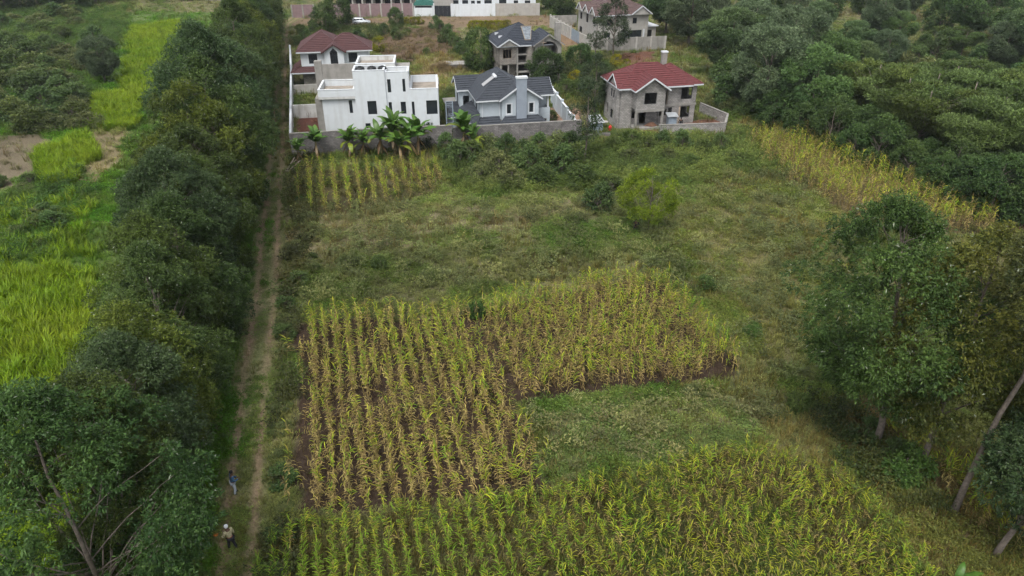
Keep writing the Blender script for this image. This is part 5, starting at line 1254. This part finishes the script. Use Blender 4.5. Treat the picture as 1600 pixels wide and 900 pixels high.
block(gh, 0, 5.0, 0, 3., -.3, 2.7, WHITE, f=[(.3,4.7,2.1,2.55)]); window(gh, (0,0), (5.,0), (.3,4.7,2.1,2.55), DARKMETAL, (6,1))
m = MB(); prof = [(2.5-2.6*math.cos(t), 2.71+1.5*math.sin(t)) for t in np.linspace(0, PI, 15)]; m.prism(prof, -.2, 3.2); m.build('roof', TEAL, gh)
# columned building and white house beyond the walls
hc = thing('columned_building', 'pale building with row of columns and dark windows above the pink wall', 'building', (-46., 203., 0), math.radians(3))
block(hc, 0, 19., 2., 10., -.3, 7., CREAMW, f=[(1.+2.6*i, 2.9+2.6*i, 1.2, 3.6) for i in range(7)]+[(1.+2.6*i, 2.9+2.6*i, 4.4, 6.2) for i in range(7)], slabs=(3.9,))
for i in range(7):
    window(hc, (0,2), (19,2), (1.+2.6*i, 2.9+2.6*i, 1.2, 3.6), DARKMETAL, (2,2)); window(hc, (0,2), (19,2), (1.+2.6*i, 2.9+2.6*i, 4.4, 6.2), DARKMETAL, (2,2))
for i in range(8): MB().box(.3+2.6*i-.15, .3+2.6*i+.25, 0, .4, -.3, 3.9).build('column', CREAMW, hc)
MB().box(-.2, 19.2, -.2, 1.98, 3.904, 4.2).build('balcony_slab', CREAMW, hc)
s_, e_, r_ = hip(-.6, 19.6, -.5, 10.6, 7., .5, 'x'); roof(hc, s_, TILE_BROWN, e_, r_)
hv = thing('white_villa', 'white house with many framed windows behind the white perimeter wall', 'house', (-16.5, 204., 0), math.radians(3))
vf = [(.5,2.,1.2,3.2),(3.,4.6,1.2,3.2),(5.4,6.4,1.2,3.),(7.,8.,1.2,3.),(9.,11.,1.2,3.2),(13.,15.,1.,3.4),(17.,18.2,.2,3.),(20.,21.5,1.,3.)]
block(hv, 0, 23., 0, 9., -.3, 6.5, WHITE, f=vf+[(a,b,4.2,5.8) for a,b,_,_ in vf], slabs=(3.6,))
for q in vf+[(a,b,4.2,5.8) for a,b,_,_ in vf]: window(hv, (0,0), (23,0), q, DARKMETAL, (2,2))
s_, e_, r_ = hip(-.6, 23.6, -.6, 9.6, 6.5, .5, 'x'); roof(hv, s_, TILE_BROWN, e_, r_)
hs_ = thing('cream_shed', 'cream ribbed-sheet shed behind the dark gate', 'shed', (-21.5, 203., 0), math.radians(2)); m = MB()
for i in range(20): m.box(i*.28, i*.28+.2, -.05, 0, 0, 5.)
m.box(0, 5.6, .003, 4., -.3, 5.); m.build('wall', CREAMW, hs_); roof(hs_, [[(-.2,-.3,5.05),(5.8,-.3,5.05),(5.8,4.2,5.6),(-.2,4.2,5.6)]], IRONSHEET)
lf = thing('far_shed', 'long low rusty-roofed building at the top left corner', 'building', (-92., 226., 0), math.radians(5)); block(lf, 0, 26., 0, 8., -.3, 2.8, STONE_B, f=[(2.+4*i,3.2+4*i,1.,2.2) for i in range(6)]); s_, e_, r_ = gable_x(-.5, 8.5, -.5, 26.5, 2.8, .4); roof(lf, s_, mat('rusty_sheet', (.20,.12,.09), .7, .3, 1.5), (), r_)

# ---- small things
def shed(name, label, x, y, rz, w, d, h, dh=.25):
    t = thing(name, label, 'shed', (x, y, 0), rz); m = MB(); m.box(0, w, 0, d, -.1, h)
    m.build('wall', BLUEIRON, t)
    rb = MB()
    for i in range(int(w/.18)): rb.box(.05+i*.18, .11+i*.18, -.025, -.003, 0, h)
    rb.build('rib', BLUEIRON, t)
    MB().face([(-.2,-.25,h+.02),(w+.2,-.25,h+.02),(w+.2,d+.2,h+dh),(-.2,d+.2,h+dh)]).face([(-.2,-.25,h-.02),(-.2,d+.2,h+dh-.04),(w+.2,d+.2,h+dh-.04),(w+.2,-.25,h-.02)]).build('roof', IRONSHEET, t)
    MB().box(w*.25, w*.75, -.05, -.028, .05, h*.9).build('door', BLUEIRON, t)
    return t
x, y = un(924, 213); shed('metal_shed', 'grey sheet-metal shed with pale roof at the end of the stone wall', x, y, .2, 1.6, 1.9, 1.9, .5)
x, y = un(1044, 205); shed('metal_latrine', 'narrow sheet-metal cabin before the red-roofed house', x, y+.4, .1, 1.15, 1.1, 2.0)
x, y = un(953, 204); t = thing('red_drum', 'bright red plastic container beside the metal shed', 'container', (x, y, .0)); MB().lathe([(.2,0),(.24,.06),(.24,.55),(.22,.6),(.12,.68),(.1,.74)], n=14).build('body', mat('red_plastic', (.55,.015,.02), .4, .1), t, True); MB().tube([(-.14,0,.66),(-.1,0,.8),(.1,0,.8),(.14,0,.66)], .02, 6).build('handle', MATS['red_plastic'], t)
x, y = un(712, 108); t = thing('concrete_slab_tank', 'low grey concrete slab structure on the straw plot', 'slab', (x-2, y, 0), .1); MB().box(0, 4.2, 0, 2.6, -.2, .7).build('base', STONE_D, t); MB().box(-.2, 4.4, -.2, 2.8, .704, .9).build('cover', CONC, t)
x, y = un(444, 270); x1, y1 = un(474, 248)
t = thing('cut_poles', 'pair of pale cut poles leaning by the track corner', 'poles', (x, y, 0)); MB().tube([(0,0,.05),(x1-x,y1-y,.75)], [.11,.08], 7).build('pole', mat('pale_pole', (.30,.25,.20), .9, .3, 4), t); MB().tube([(.35,.3,.05),(1.9,1.1,1.2)], [.08,.06], 7).build('pole', MATS['pale_pole'], t); MB().tube([(.2,.1,.04),(.6,3.0,.9)], [.08,.06], 7).build('pole', MATS['pale_pole'], t)
x, y = un(945, 198); t = thing('bird_bath', 'small round pale table in the yard by the metal shed', 'table', (x, y, 0)); MB().tube([(0,0,-.05),(0,0,.7)], .05, 8).build('stem', CONC, t); MB().lathe([(.45,.7),(.48,.76),(.45,.8)], n=14).build('top', CREAMW, t)
def straw_heap(px, py, label, s, m):
    x, y = un(px, py); r = np.random.default_rng(int(px)); n = 1500
    q = r.normal(size=(n,2))*.9; zz_ = np.clip(.7*np.exp(-(q**2).sum(1)*.6) - .02, 0, 1)
    a = r.uniform(0, 2*PI, n); d = np.stack([np.cos(a), np.sin(a), r.normal(size=n)*.25], -1); b0 = np.concatenate([q, zz_[:,None]], 1); L_ = r.uniform(.3,.7,n)[:,None]
    sd = np.stack([-np.sin(a), np.cos(a), np.zeros(n)], -1)*.03; e = b0+d*L_; e[:,2] = np.clip(e[:,2], .0, 1)
    V = np.stack([b0-sd, b0+sd, e+sd, e-sd], 1).reshape(-1,3); c = np.repeat(np.array([[.27,.21,.12]])*r.uniform(.6,1.3,(n,1)), 4, 0)
    o = link(bpy.data.objects.new('straw_heap', np_mesh('straw_heap', V, np.arange(n*4).reshape(-1,4), M_MAIZE, c))); o.location = (x, y, 0); o.scale = (s, s, s); tag(o, label, 'straw heap')
straw_heap(690, 108, 'pale straw heap left of the grey slab behind the white house', 1.6, None); straw_heap(672, 122, 'flat straw heap nearest the white house back', 1.3, None); straw_heap(943, 222, 'tan straw pile at the end of the low stone wall', .9, None)
# grey stone rubble beside the shed
t = thing('rubble_heap', 'small heap of pale stones beside the metal shed', 'stones', (*un(948, 211), 0))
for i in range(14):
    s = random.uniform(.1,.22); o = MB().lathe([(s*.6,0),(s,s*.4),(s*.8,s*.9),(s*.3,s*1.2)], (0,0,0), 6).build('stone', CREAMW if i % 3 else CONC, t); o.location = (random.uniform(-.8,.8), random.uniform(-.5,.5), -.02); o.rotation_euler = (random.uniform(-.4,.4), 0, random.uniform(0,6))

x, y = un(848, 128); t = thing('wooden_pole', 'tall thin wooden pole beside the unfinished house', 'pole', (x, y, 0)); MB().tube([(0,0,-.3),(.03,0,3.),(.0,.02,7.2)], [.09,.08,.06], 8).build('shaft', TIMBER, t); MB().box(-.5, .5, -.04, .04, 6.7, 6.8).build('cross_arm', TIMBER, t)
x, y = un(1062, 206); t = thing('leaning_plank', 'weathered plank leaning on the red-roofed house behind the metal cabin', 'plank', (x, y+1.4, 0)); MB().bar((0,0,0),(.15,1.0,3.0),.22,.05).build('board', TIMBER, t)
hp = MB(); rr_ = np.random.default_rng(3)
hp.lathe([(1.0,0),(.85,.12),(.6,.3),(.3,.45),(.05,.5)], n=14); hp.v = [(a*(1+.12*rr_.normal()), b*(.6+.05*rr_.normal()), c*(1+.1*rr_.normal())) for a, b, c in hp.v]
q_ = Matrix.Translation(hr.location) @ Matrix.Rotation(math.radians(12.5), 4, 'Z') @ Vector((2.9, .9, .34)); t = thing('soil_heap', 'reddish soil heap on the porch of the red-roofed house', 'soil heap', tuple(q_)); hp.build('heap', mat('red_soil', (.13,.07,.045), 1., .3, 5, .5, 20), t, True)
# ---- silver estate car
SILVER = mat('silver_car_paint', (.52,.55,.58), .3, .04, 2, spec=.5, metal=.4); RUBBER = mat('tyre_rubber', (.02,.02,.02), .9, .2); ALLOY = mat('wheel_alloy', (.45,.46,.47), .35, .05, metal=.6)
cx, cy = un(565, 37.5); car = thing('car', 'silver estate car parked on the far dirt road', 'car', (cx, cy, 0), math.radians(4))
def loft(secs):
    m = MB(); n = len(secs[0])
    for s in secs: m.v += s
    for i in range(len(secs)-1):
        for k in range(n): k2 = (k+1) % n; m.f.append((i*n+k, i*n+k2, (i+1)*n+k2, (i+1)*n+k))
    m.f.append(tuple(range(n))[::-1]); m.f.append(tuple(range((len(secs)-1)*n, len(secs)*n))); return m
def ring(x, z0, z1, w0, w1): h = (z1-z0); return [(x,-w0*.9,z0),(x,-w0,z0+h*.3),(x,-w1,z1-.05),(x,-w1*.9,z1),(x,w1*.9,z1),(x,w1,z1-.05),(x,w0,z0+h*.3),(x,w0*.9,z0)]
loft([ring(-2.3,.35,.85,.75,.72), ring(-2.2,.25,.95,.84,.8), ring(-1.2,.22,.98,.87,.84), ring(.6,.22,.97,.87,.84), ring(1.1,.22,.92,.87,.82), ring(1.9,.25,.78,.84,.76), ring(2.25,.32,.66,.74,.66)]).build('body', SILVER, car, True)
loft([ring(-2.18,.9,1.02,.78,.74), ring(-1.95,.9,1.42,.8,.62), ring(-1.5,.9,1.52,.8,.62), ring(.1,.9,1.5,.8,.62), ring(.45,.9,1.36,.8,.64), ring(1.15,.88,.95,.78,.74)]).build('cabin', SILVER, car, True)
for s in (-1, 1):
    for xa, xb in ((-1.85,-1.2),(-1.14,-.3),(-.24,.55)):
        m = MB(); y_ = s*.83; yt = s*.675
        tp_ = 1.4; xb2 = xb if xb < .5 else .3; q = [(xa,y_,1.0),(xb,y_,1.0),(xb2,yt,tp_),(xa+.04,yt,tp_)]; m.face(q if s < 0 else q[::-1]); m.build('side_window', M_GLASS, car)
    for x in (-1.4, 1.4):
        w_ = MB(); w_.tube([(x,s*.72,.31),(x,s*.9,.31)], .31, 18); w_ = w_.build('wheel', RUBBER, car); MB().tube([(x,s*.86,.31),(x,s*.915,.31)], .19, 14).build('rim', ALLOY, w_)
    MB().box(2.1, 2.28, s*.5-.14, s*.5+.14, .56, .66).build('headlight', FASCIA, car); MB().box(-2.28, -2.17, s*.62-.1, s*.62+.1, .6, .9).build('tail_light', mat('red_lamp', (.3,.01,.01), .3), car)
    MB().bar((.55,s*.86,1.0),(.55,s*.98,1.04),.12).build('wing_mirror', SILVER, car)
MB().face([(1.1,-.66,1.0),(1.1,.66,1.0),(.5,.58,1.36),(.5,-.58,1.36)]).build('windscreen', M_GLASS, car); MB().face([(-2.19,.64,1.05),(-2.19,-.64,1.05),(-2.0,-.56,1.38),(-2.0,.56,1.38)]).build('rear_window', M_GLASS, car)

# ---- people
SKIN = mat('dark_skin', (.10,.055,.035), .6, .1); 
def skinned(name, verts, edges, rad, m, parent, root=0, sub=2):
    me = bpy.data.meshes.new(name); me.from_pydata(verts, edges, []); me.materials.append(m)
    o = link(bpy.data.objects.new(name, me), parent); k = o.modifiers.new('skin', 'SKIN'); k.use_smooth_shade = True
    sv = me.skin_vertices[0].data
    for i, r in enumerate(rad): sv[i].radius = (r, r) if not isinstance(r, tuple) else r; sv[i].use_root = (i == root)
    s = o.modifiers.new('sub', 'SUBSURF'); s.levels = sub; s.render_levels = sub; return o
def person(label, x, y, rz, J, top, legs, hat=None, shoe=BLACK, sleeve=True, vest=None, s=1.0):
    """J: joint positions; body one continuous mesh, clothes and hair as children"""
    t = thing('person', label, 'person', (x, y, float(gz(x, y))), rz, None, s)
    N = ['pel','waist','chest','neck','jaw','head','lsh','lel','lwr','lha','rsh','rel','rwr','rha','lhi','lkn','lan','lto','rhi','rkn','ran','rto']
    E_ = [(0,1),(1,2),(2,3),(3,4),(4,5),(2,6),(6,7),(7,8),(8,9),(2,10),(10,11),(11,12),(12,13),(0,14),(14,15),(15,16),(16,17),(0,18),(18,19),(19,20),(20,21)]
    R_ = [.125,.11,.13,.052,.075,.085,.062,.042,.03,.032,.062,.042,.03,.032,.085,.058,.04,.035,.085,.058,.04,.035]
    skinned('body', [J[n] for n in N], E_, R_, SKIN, t)
    def sub(names, radii, name, m):
        ids = {n: i for i, n in enumerate(names)}; ed = [(ids[N[a]], ids[N[b]]) for a, b in E_ if N[a] in ids and N[b] in ids]
        skinned(name, [J[n] for n in names], ed, radii, m, t)
    sub(['pel','waist','chest','lsh','lel','rsh','rel']+(['lwr','rwr'] if sleeve else []), [.155,.14,.165,.085,.062,.085,.062]+([.048,.048] if sleeve else []), 'jacket' if sleeve else 'shirt', top)
    sub(['pel','lhi','lkn','lan','rhi','rkn','ran'], [.15,.105,.078,.066,.105,.078,.066], 'trousers', legs)
    for a, b in (('lan','lto'),('ran','rto')):
        skinned('shoe', [J[a], J[b]], [(0,1)], [.055,.05], shoe, t)
    # hands: palm with five fingers each
    for w_, h_, e_ in (('lwr','lha','lel'),('rwr','rha','rel')):
        p = Vector(J[h_]); d = (p-Vector(J[w_])).normalized(); sd = d.cross(Vector((0,0,1)));  sd = sd.normalized() if sd.length > .1 else Vector((1,0,0)); vs = [tuple(p-d*.03), tuple(p+d*.02)]; es = [(0,1)]; rr_ = [.03,.032]
        for k, (o_, L_) in enumerate(((-.026,.065),(-.009,.075),(.009,.07),(.026,.055))):
            vs += [tuple(p+d*.04+sd*o_), tuple(p+d*(.04+L_*.55)+sd*o_-Vector((0,0,.012))), tuple(p+d*(.04+L_*.9)+sd*o_-Vector((0,0,.035)))]; n_ = len(vs); es += [(1,n_-3),(n_-3,n_-2),(n_-2,n_-1)]; rr_ += [.009,.009,.008]
        vs += [tuple(p+sd*.035), tuple(p+sd*.055+d*.035)]; n_ = len(vs); es += [(1,n_-2),(n_-2,n_-1)]; rr_ += [.011,.009]
        skinned('hand', vs, es, rr_, SKIN, t, 0, 1)
    hd = Vector(J['head']); f_ = MB()
    f_.lathe([(.02,-.1),(.08,-.07),(.105,.0),(.1,.07),(.06,.115),(.01,.125)], (hd[0], hd[1]-.01, hd[2]+.03), 14)
    hm_ = f_.build('hair' if hat is None else 'cap', mat('black_hair', (.012,.011,.011), .8, .2) if hat is None else hat, t, True)
    if hat is not None: MB().lathe([(.0,.0),(.09,.0),(.085,.012),(.0,.014)], (hd[0], hd[1]+.1, hd[2]+.04), 12).build('cap_peak', mat('black_cap_peak', (.015,.015,.017), .7), t)
    fc = MB(); fc.lathe([(.0,-.02),(.018,-.012),(.012,.02),(.0,.03)], (hd[0], hd[1]+.1, hd[2]-.02), 6); fc.build('nose', SKIN, t, True)
    for s2 in (-1, 1): MB().lathe([(.0,-.03),(.022,-.01),(.022,.02),(.0,.035)], (hd[0]+s2*.095, hd[1], hd[2]-.01), 6).build('ear', SKIN, t, True)
    for s2 in (-1, 1): MB().lathe([(.0,-.01),(.012,0),(.0,.01)], (hd[0]+s2*.034, hd[1]+.087, hd[2]+.01), 6).build('eye', mat('eye_white', (.6,.6,.58), .4), t)
    return t
def joints(stride=0., lean=0., lh=(-.24,.12,.95), rh=(.24,.1,.95), lift=0.):
    return dict(pel=(0,0,.95), waist=(0,lean*.3,1.12), chest=(0,lean*.7,1.36), neck=(0,lean,1.5), jaw=(0,lean+.03,1.56), head=(0,lean+.02,1.66),
        lsh=(-.2,lean*.7,1.42), lel=(-.27,lean*.6+.02,1.16) , lwr=tuple(lh), lha=(lh[0]*.98,lh[1]+.06,lh[2]-.05), rsh=(.2,lean*.7,1.42), rel=(.27,lean*.6+.02,1.16), rwr=tuple(rh), rha=(rh[0]*.98,rh[1]+.06,rh[2]-.05),
        lhi=(-.1,0,.88), lkn=(-.11,stride*.5+.02,.5), lan=(-.11,stride,.09), lto=(-.12,stride+.15,.05), rhi=(.1,0,.88), rkn=(.11,-stride*.3+.05,.5), ran=(.11,-stride,.09+lift), rto=(.12,-stride+.14,.05+lift*.6))
x, y = un(368, 771); person('person in blue denim jacket and pale trousers standing on the track', x, y, math.radians(-55), joints(.06, .05, (-.12,.3,1.1), (.1,.32,1.1)), mat('blue_denim', (.035,.085,.16), .9, .25, 8), mat('pale_trousers', (.42,.46,.52), .9, .1, 6))
x, y = un(365, 858); wv = person('person in white cap and yellowish top walking up the track', x, y, math.radians(55), joints(.2, .12, (-.28,.3,1.1), (.3,.1,.95), .14), mat('yellow_grey_top', (.36,.33,.2), .9, .35, 10), mat('black_trousers', (.015,.015,.018), .9, .2, 6), hat=mat('white_cap', (.75,.76,.8), .8, .05))
skinned('waist_wrap', [(0,.02,.98),(0,.03,1.08)], [(0,1)], [.17,.165], mat('red_cloth', (.35,.03,.03), .9, .2), wv)
x, y = un(1063, 204); person('person in dark top and blue trousers beside the metal cabin', x, y+.3, math.radians(160), joints(.05, .02), mat('black_top', (.018,.017,.018), .9, .2), mat('blue_trousers', (.06,.085,.13), .9, .2))
JS = joints(0., .1, (-.2,.3,.62), (.2,.3,.62))
for k_ in JS: JS[k_] = (JS[k_][0], JS[k_][1], JS[k_][2]-.62 if k_ not in ('lkn','rkn','lan','ran','lto','rto') else JS[k_][2])
JS.update(lkn=(-.14,.34,.5), rkn=(.14,.34,.5), lan=(-.13,.3,.09), ran=(.13,.3,.09), lto=(-.14,.44,.05), rto=(.14,.44,.05), lel=(-.27,.18,.62), rel=(.27,.18,.62), lwr=(-.16,.36,.56), rwr=(.16,.36,.56), lha=(-.1,.38,.55), rha=(.1,.38,.55), pel=(0,0,.22), lhi=(-.1,.04,.2), rhi=(.1,.04,.2))
x, y = un(993, 359); person('person in dark clothes sitting at the foot of the light-green tree', x, y, math.radians(170), JS, MATS['black_top'], mat('dark_trousers', (.025,.025,.028), .9, .2), s=1.1)
x, y = un(338, 838); t = thing('orange_cloth', 'small orange cloth lying in the tree shade left of the walking person', 'cloth', (x, y, .1), 0, None, .55); m = MB()
for i in range(6):
    for j in range(6): pass
gq = np.array([[(-.2+.08*i+.02*math.sin(j*2.), -.2+.08*j, .05+.05*math.sin(i*1.7+j)*math.cos(j*1.3)) for j in range(6)] for i in range(6)])
for i in range(5):
    for j in range(5): m.face([gq[i,j], gq[i+1,j], gq[i+1,j+1], gq[i,j+1]])
m.build('fold', mat('orange_cloth', (.5,.15,.03), .9, .3, 6), t)
# ------------------------------------------------------------------ thin humid haze over the whole valley
hz = MB().box(-900, 900, -300, 1500, -3., 40.).build('haze', None)
hm_ = bpy.data.materials.new('humid_haze'); hm_.use_nodes = True; nh = hm_.node_tree
for n_ in list(nh.nodes):
    if n_.type == 'BSDF_PRINCIPLED': nh.nodes.remove(n_)
pv = nh.nodes.new('ShaderNodeVolumePrincipled'); pv.inputs['Color'].default_value = (.86,.91,.97,1); pv.inputs['Density'].default_value = .00016; pv.inputs['Anisotropy'].default_value = .2
nh.links.new(pv.outputs[0], nh.nodes['Material Output'].inputs['Volume'])
hz.data.materials.append(hm_); tag(hz, 'thin pale humid haze over the valley', 'haze', kind='stuff')
